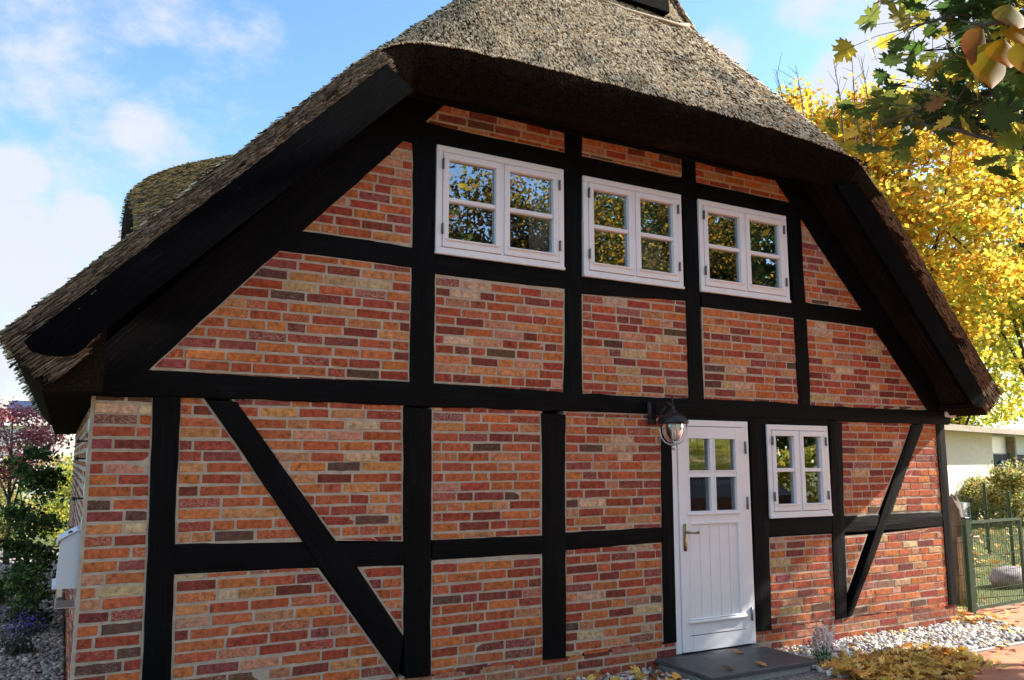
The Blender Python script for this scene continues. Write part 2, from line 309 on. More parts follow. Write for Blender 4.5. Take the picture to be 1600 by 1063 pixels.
# ------------------------------------------------------------------ the setting: ground
def ground():
    m, nt, b = new_mat('paving'); n1 = noise(nt, 1.2, 6, .6); n2 = noise(nt, 90, 5, .7); n3 = noise(nt, 9, 5)
    c = ramp(nt, n1, [(.3, (.36, .125, .055)), (.7, (.50, .2, .095))]); c = mix(nt, c, ramp(nt, n2, [(.3, (.7, .7, .7)), (.7, (1.15, 1.15, 1.15))]), .8, 'MULTIPLY')
    c = mix(nt, c, ramp(nt, n3, [(.35, (.8, .78, .75)), (.6, (1.05, 1.05, 1.05))]), .6, 'MULTIPLY')
    nt.links.new(c, b.inputs['Base Color']); b.inputs['Roughness'].default_value = .85; bump(nt, b, n2, .5, .005)
    pave = m
    m, nt, b = new_mat('lawn'); n1 = noise(nt, .5, 5); n2 = noise(nt, 40, 6, .7)
    c = ramp(nt, n1, [(.3, (.07, .11, .02)), (.7, (.16, .17, .035))]); c = mix(nt, c, ramp(nt, n2, [(.3, (.45, .45, .45)), (.7, (1.4, 1.4, 1.3))]), .9, 'MULTIPLY')
    nt.links.new(c, b.inputs['Base Color']); b.inputs['Roughness'].default_value = .9; bump(nt, b, n2, 1, .05)
    lawn = m
    m, nt, b = new_mat('gravel_base'); v = nt.nodes.new('ShaderNodeTexVoronoi'); v.inputs['Scale'].default_value = 38
    nt.links.new(nt.nodes.new('ShaderNodeTexCoord').outputs['Object'], v.inputs['Vector']); n2 = noise(nt, 60, 3)
    c = ramp(nt, n2, [(.3, (.16, .13, .11)), (.7, (.4, .36, .32))]); c = mix(nt, c, v.outputs['Color'], .18); c = mix(nt, c, ramp(nt, v.outputs['Distance'], [(0, (1.1, 1.1, 1.1)), (.6, (.3, .3, .3))]), .8, 'MULTIPLY')
    nt.links.new(c, b.inputs['Base Color']); b.inputs['Roughness'].default_value = .9; bump(nt, b, v.outputs['Distance'], -1, .03)
    grav = m
    def sheet(name, poly, z, mt):
        mb = MB(); mb.add([(x, y, z) for x, y in poly], [tuple(range(len(poly)))]); return tag(mb.build(name, mt), kind='structure')
    sheet('ground', [(-400, -400), (400, -400), (400, 400), (-400, 400)], -.02, lawn)
    sheet('gravel_path', [(-4.5, -7), (-.02, -7), (-.02, 13), (-4.5, 13)], -.006, grav)
    sheet('gravel_strip', [(-.02, -.9), (8.45, -.9), (9.05, .1), (9.05, 1.2), (8.4, 1.2), (8.4, 0), (-.02, 0)], -.008, grav)
    sheet('red_paving', [(-.02, -14), (30, -14), (30, .38), (9.12, .38), (9.12, .06), (8.52, -.92), (-.02, -.92)], -.004, pave)
    sheet('road', [(-60, -24), (60, -24), (60, -15), (-60, -15)], -.003, simple('asphalt', (.05, .05, .052), .9, nscale=60, namp=.3))
    k = MB()
    def seg(a, b, w=.05):
        a = Vector(a); b = Vector(b); d = (b-a).normalized(); p = Vector((-d.y, d.x))*w/2
        v = [a-p, b-p, b+p, a+p]; z0, z1 = -.1, .012
        k.add([(q.x, q.y, z0) for q in v]+[(q.x, q.y, z1) for q in v], [(3, 2, 1, 0), (4, 5, 6, 7), (0, 1, 5, 4), (1, 2, 6, 5), (2, 3, 7, 6), (3, 0, 4, 7)])
    seg((5.52, -.92), (8.47, -.92)); seg((8.50, -.93), (9.08, .04)); seg((0, -.92), (4.3, -.92)); seg((9.1, .07), (9.1, 1.2))
    seg((9.15, .42), (16, .78))
    tag(k.build('kerb', MAT['concrete']), kind='structure')
ground()

# ------------------------------------------------------------------ the house
house = thing('timber_framed_house', 'thatched half-timbered house with red and orange brick infill between black beams', 'house', (4.2, 0, 0))
def clip_interval(poly, z):
    xs = []
    n = len(poly)
    for i in range(n):
        (xa, za), (xb, zb) = poly[i], poly[(i+1) % n]
        if (za-z)*(zb-z) <= 0 and abs(za-zb) > 1e-9: xs.append(xa+(xb-xa)*(z-za)/(zb-za))
    return (min(xs), max(xs)) if len(xs) >= 2 else None
COURSE = .0752
PAL = [((.52, .165, .055), 23), ((.46, .115, .046), 28), ((.35, .068, .038), 27), ((.21, .048, .034), 14), ((.28, .07, .06), 8), ((.60, .41, .25), 7), ((.53, .34, .18), 2), ((.50, .235, .14), 8), ((.13, .065, .045), 4), ((.54, .235, .095), 9)]
PC = [c for c, w in PAL for _ in range(w)]
def brick_color(r, red=False):
    c = r.choice(PC)
    if red: c = r.choice([(.36, .085, .05), (.27, .055, .038), (.2, .045, .035), (.4, .12, .06), (.45, .2, .12)])
    k = r.uniform(.82, 1.15); return (c[0]*k, c[1]*k*r.uniform(.9, 1.1), c[2]*k*r.uniform(.85, 1.15), max(0, r.gauss(.06, .3)))
def brick_panel(name, poly, tf, depth=.11, margin=.019, seed=0, nx=6, nz=3, parent=house, mort_name=None):
    """brickwork filling a polygon of (u,v); tf maps (u, n, v) to world, n pointing out of the wall"""
    r = random.Random(seed*77+5); mb = MB()
    zs = [p[1] for p in poly]; z0, z1 = min(zs), max(zs)
    k = math.floor(z0/COURSE)
    while k*COURSE < z1:
        a = max(k*COURSE+.0052, z0+margin*.6); b = min((k+1)*COURSE-.0052, z1-margin*.6); k += 1
        if b-a < .014: continue
        e = 1e-4; Ia = clip_interval(poly, min(max(a, z0+e), z1-e)); Ib = clip_interval(poly, min(max(b, z0+e), z1-e))
        if not Ia or not Ib: continue
        la, ra, lb, rb = Ia[0]+margin, Ia[1]-margin, Ib[0]+margin, Ib[1]-margin
        if ra-la < .03 and rb-lb < .03: continue
        L, Rr = min(la, lb), max(ra, rb)
        x = L-r.choice([0, 0, .13, .09, .18, .05]); cuts = []
        while x < Rr:
            w = r.choices([.25, .125, .2], [70, 22, 8])[0]+r.uniform(-.014, .014); cuts.append((x, x+w)); x += w+r.uniform(.008, .017)
        row = [(max(c0, L), min(c1, Rr)) for c0, c1 in cuts if min(c1, Rr)-max(c0, L) > .001]
        if len(row) > 1 and row[0][1]-row[0][0] < .05: row[1] = (row[0][0], row[1][1]); row.pop(0)
        if len(row) > 1 and row[-1][1]-row[-1][0] < .05: row[-2] = (row[-2][0], row[-1][1]); row.pop()
        wob = r.uniform(-.003, .003); ph = r.uniform(0, 6)
        for (c0, c1) in row:
            # the clipped corners at bottom (a) and top (b)
            xa0, xb0 = max(c0, la), max(c0, lb); xa1, xb1 = min(c1, ra), min(c1, rb)
            if xa1-xa0 < .012 and xb1-xb0 < .012: continue
            xa1 = max(xa1, xa0+.003); xb1 = max(xb1, xb0+.003)
            col = brick_color(r, seed in (43, 44) and r.random() < .75); pr = r.uniform(.002, .0055)+(.004 if seed == 45 else 0); tilt = r.uniform(-.0025, .0025); dz = wob+.0025*math.sin(ph+c0*2.2); vs = []; uvs = []
            sk = r.uniform(-.0025, .0025); erode = r.random() < .3
            for j in range(nz+1):
                for i in range(nx+1):
                    tu, tv = i/nx, j/nz
                    ei, ej = i in (0, nx), j in (0, nz)
                    uu = tu if 1 else 0
                    # second ring close to the edge
                    if i == 1: uu = .022
                    if i == nx-1: uu = .978
                    vv = tv
                    if j == 1: vv = .09
                    if j == nz-1: vv = .91
                    xb_ = xa0+(xa1-xa0)*uu; xt_ = xb0+(xb1-xb0)*uu
                    X = xb_+(xt_-xb_)*vv; Z = a+(b-a)*vv+dz+sk*(tu-.5)*2
                    if ei or ej:
                        if ei and ej: X += (.003 if i == 0 else -.003); Z += (.003 if j == 0 else -.003)
                        n = -.006; am = .003 if not erode else .006
                        X += r.uniform(-1, 1)*am*.8*(1 if ei else .3); Z += r.uniform(-1, 1)*am*(.9 if ej else .3)
                    else: n = pr+tilt*(tu-.5)*2+r.uniform(-.0007, .0007)-(.002 if erode and r.random() < .4 else 0)
                    vs.append(tf(X, n, Z)); uvs.append((X, Z))
            fs = [(j*(nx+1)+i, j*(nx+1)+i+1, (j+1)*(nx+1)+i+1, (j+1)*(nx+1)+i) for j in range(nz) for i in range(nx)]
            mb.add(vs, fs, col, uvs)
    o = mb.build(name, MAT['brick'], parent)
    # mortar bed: an undulating sheet with thickness
    mm = MB(); n = len(poly)
    vs = [tf(u, -.0005, v) for u, v in poly]+[tf(u, -depth, v) for u, v in poly]
    mm.add(vs, [tuple(range(n)), tuple(range(n, 2*n))[::-1]]+[(i, n+i, n+(i+1) % n, (i+1) % n) for i in range(n)])
    mm.build('mortar', MAT['mortar'], o)
    return o
tfF = lambda u, n, v: (u, -n, v)
Q = lambda pts, dY=0.: [at(px, py, dY) for px, py in pts]
panels = dict(
    P1=[(625, 212), (648, 216), (645, 388), (463, 362)], P2=[(433, 391), (645, 418), (641, 603), (230, 578)], P3=[(678, 427), (883, 451), (882, 615), (676, 606)],
    P4=[(908, 459), (1077, 471), (1078, 625), (908, 616)], P5=[(1096, 480), (1243, 497), (1250, 635), (1099, 627)], P6=[(1248, 342), (1262, 344), (1352, 487), (1253, 473)],
    P7=[(1257, 498), (1377, 515), (1449, 642), (1265, 637)], S1=[(655, 152), (884, 197), (885, 239), (641, 189)], S2=[(906, 206), (1066, 240), (1067, 277), (906, 243)],
    S3=[(1083, 245), (1226, 284), (1246, 320), (1083, 285)], A1=[(278, 618), (316, 619), (480, 847), (272, 851)], A2=[(360, 622), (631, 631), (631, 846), (523, 845)],
    A4=[(558, 886), (631, 881), (631, 995)], B1=[(673, 633), (847, 640), (847, 837), (673, 844)],
    B2=[(673, 876), (847, 865), (851, 1032), (670, 1058)], C1=[(881, 642), (1036, 648), (1035, 825), (882, 833)], C2=[(882, 858), (1035, 847), (1038, 1007), (880, 1030)],
    D1=[(1201, 840), (1305, 834), (1307, 968), (1203, 986)], E1=[(1311, 655), (1427, 659), (1371, 806), (1318, 809)], E2=[(1443, 659), (1472, 658), (1477, 801), (1390, 804)],
    E3=[(1320, 838), (1356, 835), (1324, 926)], E4=[(1377, 834), (1477, 822), (1483, 949), (1325, 966)])
for i, (k, v) in enumerate(panels.items()): brick_panel('brick_panel', Q(v), tfF, seed=i+1)
# corner strip, the field left of the brace, and the plinth, down to the ground
zl = .2
c0 = at(240, 622); A0 = [(0.0, 2.19), (c0[0]+.01, 2.19), (at(226, 1000)[0]+.01, zl), (0.0, zl)]
A0[0] = (-.024, 2.19); A0[3] = (-.024, zl)
brick_panel('brick_panel', A0, tfF, seed=41)
b3 = at(620, 1058); A3 = [at(272, 898), at(497, 887), (b3[0]+.01, zl), (at(266, 1063)[0], zl)]
brick_panel('brick_panel', A3, tfF, seed=42)
brick_panel('brick_panel', [(0, -.1), (4.6, -.1), (4.6, zl+.006), (0, zl+.006)], lambda u, n, v: (u, -n, v), seed=43, margin=.004)
brick_panel('brick_panel', [(5.5, -.1), (8.5, -.1), (8.5, zl+.006), (5.5, zl+.006)], tfF, seed=44, margin=.004)
tag(brick_panel('side_brick_wall', [(.005, -.1), (8.9, -.1), (8.9, 2.19), (.005, 2.19)], lambda u, n, v: (-n, u, v), seed=45, margin=.004, nx=4, nz=2))
brick_panel('side_brick_wall', [(.005, -.1), (8.9, -.1), (8.9, 2.19), (.005, 2.19)], lambda u, n, v: (8.5+n, u, v), seed=46, margin=.004, nx=3, nz=2)
# ---- timbers
def timber(name, quad, proud=.014, seed=0, wob=.007, depth=.12, m=None, parent=house, yoff=0, sag=0):
    """quad = start-left, start-right, end-right, end-left in wall coordinates (x,z); runs start -> end"""
    r = random.Random(seed); a, b, c, d = [Vector(q) for q in quad]
    L = ((a+b)/2-(c+d)/2).length; W = (a-b).length; n = max(3, int(L/.09)); mb = MB(); vs = []; uvs = []; u0 = r.uniform(0, 50)
    s1 = s2 = 0; chs = [0, 0, .35, .65, 1, 1]
    off = r.uniform(0, 6)
    for i in range(n+1):
        t = i/n; l = a.lerp(d, t); rr = b.lerp(c, t); ax = (rr-l).normalized()
        s1 = s1*.7+r.uniform(-wob, wob)*.6; s2 = s2*.7+r.uniform(-wob, wob)*.6
        w1 = .6*wob*math.sin(off+t*L*2.6)+s1; w2 = .6*wob*math.sin(off*2+t*L*2.1)+s2
        perp = Vector((-(d-a).normalized().y, (d-a).normalized().x))*sag*math.sin(math.pi*t)
        l = l-ax*w1+perp; rr = rr+ax*w2+perp; ch = .007/W
        bo = .0015*math.sin(off+t*L*4)
        for q, (s, yy) in enumerate([(0, depth), (0, -proud+.007), (ch, -proud+.0015), (.35, -proud-.0015+bo), (.65, -proud-.0015-bo), (1-ch, -proud+.0015), (1, -proud+.007), (1, depth)]):
            p = l.lerp(rr, s); vs.append((p.x, yy+yoff, p.y)); uvs.append((u0+t*L, u0+s*W))
    k = 8; fs = [(i*k+j, i*k+j+1, (i+1)*k+j+1, (i+1)*k+j) for i in range(n) for j in range(k-1)]+[tuple(range(k))[::-1], tuple(n*k+j for j in range(k))]
    return mb.add(vs, fs, None, uvs).build(name, m or MAT['timber'], parent)
# (name, quad in pixels of the wall plane, proud)
posts = [[(645, 188), (681, 196), (677, 606), (641, 603)], [(883, 204), (908, 210), (909, 617), (880, 615)], [(1064, 246), (1085, 251), (1099, 627), (1076, 624)], [(1229, 318), (1250, 326), (1266, 637), (1247, 634)],
    [(629, 636), (675, 640), (671, 1056), (632, 1060)], [(846, 646), (883, 648), (882, 1028), (849, 1031)], [(1032, 650), (1058, 652), (1057, 1003), (1036, 1006)], [(1170, 655), (1197, 655), (1205, 984), (1181, 987)],
    [(1294, 658), (1315, 660), (1322, 965), (1305, 968)]]
for i, q in enumerate(posts): timber('post', Q(q), .014, 100+i, wob=.007)
a = at(240, 622); b = at(280, 627)
timber('post', [(a[0], 2.2), (b[0], 2.2), (at(270, 1040)[0], zl), (at(223, 1040)[0], zl)], .014, 120, wob=.006)
timber('post', [(8.36, 2.2), (8.512, 2.2), (8.512, zl), (8.36, zl)], .013, 121, wob=.003)
def rail(name, q, proud, seed, wob=.004, sag=0): return timber(name, [Q([p])[0] for p in (q[3], q[0], q[1], q[2])], proud, seed, wob, sag=sag)
# q = TL, TR, BR, BL
rails = [([(158, 574), (1484, 644), (1481, 664), (158, 618)], .020, .005), ([(628, 184), (1248, 320), (1238, 346), (625, 220)], .011, .003), ([(463, 361), (647, 387), (645, 419), (433, 392)], .010, .004),
    ([(676, 397), (884, 421), (884, 452), (676, 428)], .010, .003), ([(906, 434), (1077, 446), (1077, 471), (906, 459)], .010, .003), ([(1094, 458), (1243, 470), (1243, 497), (1096, 480)], .010, .003), ([(1250, 472), (1353, 486), (1378, 514), (1256, 498)], .010, .003),
    ([(272, 851), (631, 845), (631, 882), (272, 898)], .009, .005), ([(675, 845), (847, 836), (847, 865), (675, 876)], .009, .006), ([(882, 832), (1036, 824), (1036, 847), (882, 859)], .009, .005),
    ([(1200, 811), (1477, 799), (1477, 822), (1200, 840)], .009, .005)]
for i, (q, pr, wb) in enumerate(rails): rail('main_beam' if i == 0 else 'rail', q, pr, 200+i, wb*1.6)
timber('brace', Q([(321, 626), (369, 628), (629, 994), (620, 1060)]), .017, 301, .004)
timber('brace', Q([(1423, 664), (1442, 664), (1330, 962), (1322, 964)]), .017, 302, .004)
timber('lintel', [(5.49, 2.10), (5.49, 2.23), (6.66, 2.23), (6.66, 2.075)], .007, 330)
timber('lintel', [(4.6, 2.10), (4.6, 2.23), (5.54, 2.23), (5.54, 2.10)], .007, 331)
# rake timbers on the wall
ra, rb = at(232, 577), at(646, 206)
d = Vector((rb[0]-ra[0], rb[1]-ra[1])).normalized(); nn = Vector((-d.y, d.x))
e = Vector(ra)-d*.17; f = Vector(rb)+d*.62
timber('rake_timber', [tuple(e+nn*.30), tuple(e), tuple(f), tuple(f+nn*.30)], .012, 310)
ra, rb = at(1449, 642), at(1249, 340)
d = Vector((rb[0]-ra[0], rb[1]-ra[1])).normalized(); nn = Vector((d.y, -d.x))
e = Vector(ra)-d*.08; f = Vector(rb)+d*.55
timber('rake_timber', [tuple(e), tuple(e+nn*.30), tuple(f+nn*.30), tuple(f)], .012, 311)
# top plate under the hip soffit
timber('top_plate', [(1.95, 4.58), (1.95, 4.72), (6.6, 4.72), (6.6, 4.58)], .03, 312)

# ---- roof
XR, HE = 4.5, 4.80
def zmain(x):
    l = 2.45+1.05*(x+.50); r = 2.50+1.115*(8.86-x); k = .12
    return -k*np.log(np.exp(-l/k)+np.exp(-r/k))+.0
def zhip(y, x=4.25): return HE+1.52*(y+.60-.022*np.minimum(np.abs(x-4.25), 3.2)**2)
def hfront(x): return np.minimum(-.60+.022*(x-4.25)**2, -.45)
def smin(a, b, k): h = np.clip(.5+.5*(b-a)/k, 0, 1); return b*(1-h)+a*h-k*h*(1-h)
def sstep(a, b, x): t = np.clip((x-a)/(b-a), 0, 1); return t*t*(3-2*t)
def vnoise(P, s, seed=0):
    P = np.asarray(P)*s; r = np.zeros(P.shape[:-1])
    g = np.random.default_rng(seed)
    for k in range(7):
        d = g.normal(size=P.shape[-1])*(1+.5*k); r += np.sin(P@d+g.uniform(0, 6))/(1+.35*k)
    return r/3
def roof():
    xs = np.concatenate([np.linspace(-.5, 2.4, 60)[:-1], np.linspace(2.4, 6.6, 82)[:-1], np.linspace(6.6, 8.86, 46)])
    ts = np.concatenate([np.linspace(0, .105, 26)[:-1], [.1055, .1075], np.linspace(.115, .3, 30)[:-1], np.linspace(.3, 1, 45)])
    X, T = np.meshgrid(xs, ts, indexing='ij')
    hipw = 1-sstep(2.15, 2.95, np.abs(X-4.25)); yf = -.45-.15*hipw
    yf = hfront(X); Y = yf+(9.4-yf)*T
    YG = .44
    def top(X, Y, low=True):
        zm = zmain(X); zh = np.where(Y < YG, zhip(Y, X), 99); z = np.where(Y < YG, smin(zm, zh, .3), zm)
        return z
    Z = top(X, Y)
    e = .01
    dx = (top(X+e, Y)-top(X-e, Y))/(2*e); dy = (np.where(Y < YG, smin(zmain(X), zhip(Y+e, X), .3)-smin(zmain(X), zhip(Y-e, X), .3), 0))/(2*e)
    nrm = np.stack([-dx, -dy, np.ones_like(dx)], -1); nrm /= np.linalg.norm(nrm, axis=-1)[..., None]
    P = np.stack([X, Y, Z], -1)
    wob = .02*vnoise(P, 1.3, 1)+.008*vnoise(P, 5, 2)
    P = P+nrm*wob[..., None]
    # eave ends droop a little and round off
    ver = 1-sstep(-.1, .35, Y-(yf+.45)+.0); edge = np.maximum(1-sstep(-.45, .1, X), sstep(8.3, 8.8, X))
    t = .36*(1-ver)+ver*(.19+.19*edge)
    t = np.where(hipw > .5, .36, t); t = t+(.02*vnoise(P, 3, 5))
    off = np.stack([-nrm[..., 0]*t, -nrm[..., 1]*t*.45, -(nrm[..., 2]*t+np.abs(nrm[..., 1])*t*.32)], -1)
    B = P+off
    nx, ny = X.shape; V = np.concatenate([P.reshape(-1, 3), B.reshape(-1, 3)])
    idx = np.arange(nx*ny).reshape(nx, ny)
    F = [np.stack([idx[:-1, :-1], idx[1:, :-1], idx[1:, 1:], idx[:-1, 1:]], -1).reshape(-1, 4)]
    F.append(F[0][:, ::-1]+nx*ny)
    # rims
    loop = np.concatenate([idx[:, 0], idx[-1, 1:], idx[-2::-1, -1], idx[0, -2:0:-1]]); n = len(loop)
    tp = V[loop]; bt = V[loop+nx*ny]
    out = np.zeros((n, 3)); cen = np.array([4.25, 4.5, 0])
    for i in range(n):
        if i < nx: out[i] = (0, -1, 0)
        elif i < nx+ny-1: out[i] = (1, 0, -.2)
        elif i < 2*nx+ny-2: out[i] = (0, 1, 0)
        else: out[i] = (-1, 0, -.2)
    rings = []; K = 5
    extra = []
    prev = loop
    base = len(V)
    for k in range(1, K):
        s = k/K; bulge = .035*math.sin(math.pi*s); jit = rng.normal(size=(n, 1))*.007
        extra.append(tp*(1-s)+bt*s+out*(bulge+jit)); cur = base+(k-1)*n+np.arange(n)
        F.append(np.stack([np.roll(prev, -1), prev, cur, np.roll(cur, -1)], -1)); prev = cur
    last = loop+nx*ny; F.append(np.stack([np.roll(prev, -1), prev, last, np.roll(last, -1)], -1))
    V = np.concatenate([V]+extra)
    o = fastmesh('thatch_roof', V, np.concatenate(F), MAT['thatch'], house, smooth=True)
    o.data.materials.append(MAT['eave']); mi = np.zeros(len(o.data.polygons), dtype=np.int32); mi[len(F[0]):] = 1; o.data.polygons.foreach_set('material_index', mi)  # rim and underside near black: shade under the edge put into the colour
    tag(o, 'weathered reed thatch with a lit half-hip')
    # ---- reed stubs, individual short stalks lying down the slope
    def stubs(n, fx, fy, ln, wd, lift, bright=1., name='reed_ends', moss=.12, surf=None):
        x = rng.uniform(*fx, n); y = rng.uniform(*fy, n)
        y = np.maximum(y, hfront(x)+.004)
        z = top(x, y); gx = (top(x+e, y)-top(x-e, y))/(2*e); gy = np.where(y < YG, smin(zmain(x), zhip(y+e, x), .3)-smin(zmain(x), zhip(y-e, x), .3), 0)/(2*e)
        N = np.stack([-gx, -gy, np.ones(n)], 1); N /= np.linalg.norm(N, axis=1)[:, None]
        D = -np.stack([gx, gy, gx*gx+gy*gy], 1); D /= np.linalg.norm(D, axis=1)[:, None]
        P0 = np.stack([x, y, z], 1); P0 += N*(.02*vnoise(P0, 1.3, 1)+.008*vnoise(P0, 5, 2))[:, None]
        D = D+N*rng.uniform(.05, lift, (n, 1))+rng.normal(size=(n, 3))*.11; D /= np.linalg.norm(D, axis=1)[:, None]
        S = np.cross(D, N); S /= np.linalg.norm(S, axis=1)[:, None]; U = np.cross(S, D)
        l = rng.uniform(.5, 1.2, n)*ln; w = rng.uniform(.5, 1.3, n)*wd
        A = P0-D*(l*.45)[:, None]; E = P0+D*(l*.55)[:, None]
        vs = []
        for (q, tap) in ((A, .7), (E, 1.)):
            for k in range(3):
                a = 2*math.pi*k/3+math.pi/2; vs.append(q+(S*math.cos(a)+U*math.sin(a))*(w*tap)[:, None])
        Vv = np.stack(vs, 1); Ff = np.array([(0, 1, 4), (0, 4, 3), (1, 2, 5), (1, 5, 4), (2, 0, 3), (2, 3, 5), (3, 4, 5)])
        Ff = (np.arange(n)[:, None, None]*6+Ff[None]).reshape(-1, 3)
        g = rng.uniform(0, 1, n); base_c = np.array([.84, .64, .40]); dk = np.array([.05, .032, .018]); lt = np.array([.96, .88, .72])
        c = np.where((g < .33)[:, None], dk*(.5+g[:, None]*2), np.where((g < .70)[:, None], base_c*(.5+g[:, None]*.7), lt*rng.uniform(.75, 1.1, (n, 1))))
        mo = vnoise(P0, 1.6, 9)+rng.normal(size=n)*.5 > 1.75-moss*3; c[mo] = np.array([.26, .25, .09])*rng.uniform(.6, 1.6, (mo.sum(), 1))
        c = np.concatenate([c*bright, np.ones((n, 1))], 1)
        return Vv.reshape(-1, 3), Ff, np.repeat(c, 6, 0)
    parts = [stubs(52000, (1.3, 7.3), (-.6, .5), .045, .0045, .2), stubs(26000, (-.5, 2.6), (-.45, .9), .10, .0045, .30, .7), stubs(30000, (-.5, 4.5), (.8, 9.3), .12, .009, .3, .6),
             stubs(12000, (4.5, 8.86), (-.45, .9), .11, .005, .3), stubs(3500, (3.2, 6.0), (.44, .8), .12, .005, .3, 1.0)]
    off_ = 0; Vs, Fs, Cs = [], [], []
    for a, b, c in parts: Vs.append(a); Fs.append(b+off_); Cs.append(c); off_ += len(a)
    # stalks in the verge faces and in the cut ends under the eaves
    n = 15000; side = rng.random(n) < .72
    x = np.where(side, rng.uniform(-.5, 1.6, n), rng.uniform(7.1, 8.86, n)); z = top(x, x*0-.45); s = rng.uniform(0, 1, n)
    sl = np.where(side, 1.05, -1.225); D = -np.stack([np.sign(sl), 0*x, np.abs(sl)], 1); D[:, 0] = -np.sign(sl); D[:, 2] = -np.abs(sl); D /= np.linalg.norm(D, axis=1)[:, None]
    Nn = np.stack([-sl, 0*x, np.ones(n)], 1); Nn /= np.linalg.norm(Nn, axis=1)[:, None]
    edge = np.maximum(1-sstep(-.45, .1, x), sstep(8.3, 8.8, x))
    P0 = np.stack([x, -.45-.03*np.sin(np.pi*s)-rng.uniform(0, .012, n), z], 1)-Nn*(s*(.19+.19*edge))[:, None]
    D = D+rng.normal(size=(n, 3))*np.array([.07, .05, .07])+Nn*.06; D /= np.linalg.norm(D, axis=1)[:, None]
    l = rng.uniform(.05, .15, n); w = rng.uniform(.002, .0045, n); Sx = np.cross(D, Nn); Sx /= np.linalg.norm(Sx, axis=1)[:, None]; U = np.cross(Sx, D)
    vs = []
    for q in (P0-D*(l*.5)[:, None], P0+D*(l*.5)[:, None]):
        for k in range(3):
            a = 2*math.pi*k/3+.5; vs.append(q+(Sx*math.cos(a)+U*math.sin(a))*w[:, None])
    Ff = np.array([(0, 1, 4), (0, 4, 3), (1, 2, 5), (1, 5, 4), (2, 0, 3), (2, 3, 5), (3, 4, 5)]); g = rng.uniform(0, 1, (n, 1))
    c = np.where(g < .6, np.array([[.1, .07, .05]])*(.5+g), np.array([[.3, .225, .16]])*g)
    Vs.append(np.stack(vs, 1).reshape(-1, 3)); Fs.append((np.arange(n)[:, None, None]*6+Ff[None]).reshape(-1, 3)+off_); Cs.append(np.repeat(np.concatenate([c, np.ones((n, 1))], 1), 6, 0)); off_ += n*6
    # cut reed ends under the hip: stalks pointing down-outwards in the lip
    n = 9000; x = rng.uniform(1.9, 6.9, n); s = rng.uniform(0, 1, n)
    P0 = np.stack([x, hfront(x)-.035*np.sin(np.pi*s)+s*.12-rng.uniform(0, .012, n), HE-.02-s*.33], 1); D = np.array([0, -.75, -.6])+rng.normal(size=(n, 3))*.2; D /= np.linalg.norm(D, axis=1)[:, None]
    l = rng.uniform(.02, .045, n); w = rng.uniform(.002, .004, n); Sx = np.cross(D, np.array([0, 0, 1.])); Sx /= np.linalg.norm(Sx, axis=1)[:, None]; U = np.cross(Sx, D); vs = []
    for q in (P0-D*(l*.5)[:, None], P0+D*(l*.5)[:, None]):
        for k in range(3):
            a = 2*math.pi*k/3+.5; vs.append(q+(Sx*math.cos(a)+U*math.sin(a))*w[:, None])
    g = rng.uniform(.4, 1.2, (n, 1)); c = np.array([[.016, .011, .007]])*g  # near black: the lip's shade is put into the stalk colour
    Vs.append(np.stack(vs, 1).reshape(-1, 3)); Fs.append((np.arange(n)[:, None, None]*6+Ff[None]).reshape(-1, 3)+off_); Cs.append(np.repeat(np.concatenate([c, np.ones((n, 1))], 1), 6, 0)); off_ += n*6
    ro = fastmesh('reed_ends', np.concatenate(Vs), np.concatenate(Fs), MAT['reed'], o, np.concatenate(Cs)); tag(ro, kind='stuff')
    # ---- gablet at the top of the half-hip
    mb = MB(); zg = zhip(YG)-.1; hw = 1.0
    mb.prism([(XR-.62, zg), (XR+.48, zg), (XR+.40, 7.3), (XR-.52, 7.3)], YG-.14, YG+.2)
    mb.build('gablet_board', MAT['board'], house)
    mb = MB(); mb.tube([(XR-.75, YG-.13, zhip(YG-.13)+.0), (XR-.1, YG-.15, zhip(YG-.15)-.01), (XR+.6, YG-.13, zhip(YG-.13)+.0), (XR+.8, YG-.06, zhip(YG-.06)-.02)], .02, 10); mb.build('gablet_flashing', MAT['wood_grey'], house, True)
    mb = MB(); n = 40
    for i in range(n): mb.tube([(XR-.25+rnd.uniform(-.05, .05), .4+i*.22, 7.62), (XR, .4+i*.22, 7.86), (XR+.25, .4+i*.22, 7.6)], .13, 8)
    mb.build('ridge_cap', MAT['thatch'], house, True)
    # ---- eyebrow dormer on the left slope
    ys = np.linspace(1.6, 6.6, 62); us = np.linspace(0, 1, 34)
    U_, Y_ = np.meshgrid(us, ys, indexing='ij'); h = np.exp(-((Y_-4.0)/1.45)**4)
    x0 = .26+.10*(1-h); Xd = x0+U_*2.3
    Zd = (zmain(x0)-.25)+h*1.68+(Xd-x0)*(.45+.6*(1-h)); Pd = np.stack([Xd, Y_, Zd], -1); Pd[..., 2] += .03*vnoise(Pd, 1.5, 3)+.01*vnoise(Pd, 7, 4)-.16*np.exp(-U_/.06)
    Bd = Pd-np.array([-.10, 0, .40]); nx, ny = U_.shape; idx = np.arange(nx*ny).reshape(nx, ny); F = [np.stack([idx[:-1, :-1], idx[1:, :-1], idx[1:, 1:], idx[:-1, 1:]], -1).reshape(-1, 4)]
    F.append(F[0][:, ::-1]+nx*ny); lp = idx[0, :]; F.append(np.stack([lp[:-1], lp[1:], lp[1:]+nx*ny, lp[:-1]+nx*ny], -1))
    dm = fastmesh('dormer_thatch', np.concatenate([Pd.reshape(-1, 3), Bd.reshape(-1, 3)]), np.concatenate(F), MAT['thatch'], house, smooth=True); tag(dm, 'mossy thatch of the eyebrow dormer'); dm.data.materials.append(MAT['eave']); mi = np.zeros(len(dm.data.polygons), dtype=np.int32); mi[len(F[0]):] = 1; dm.data.polygons.foreach_set('material_index', mi)  # dormer rim and underside carry the same painted shade
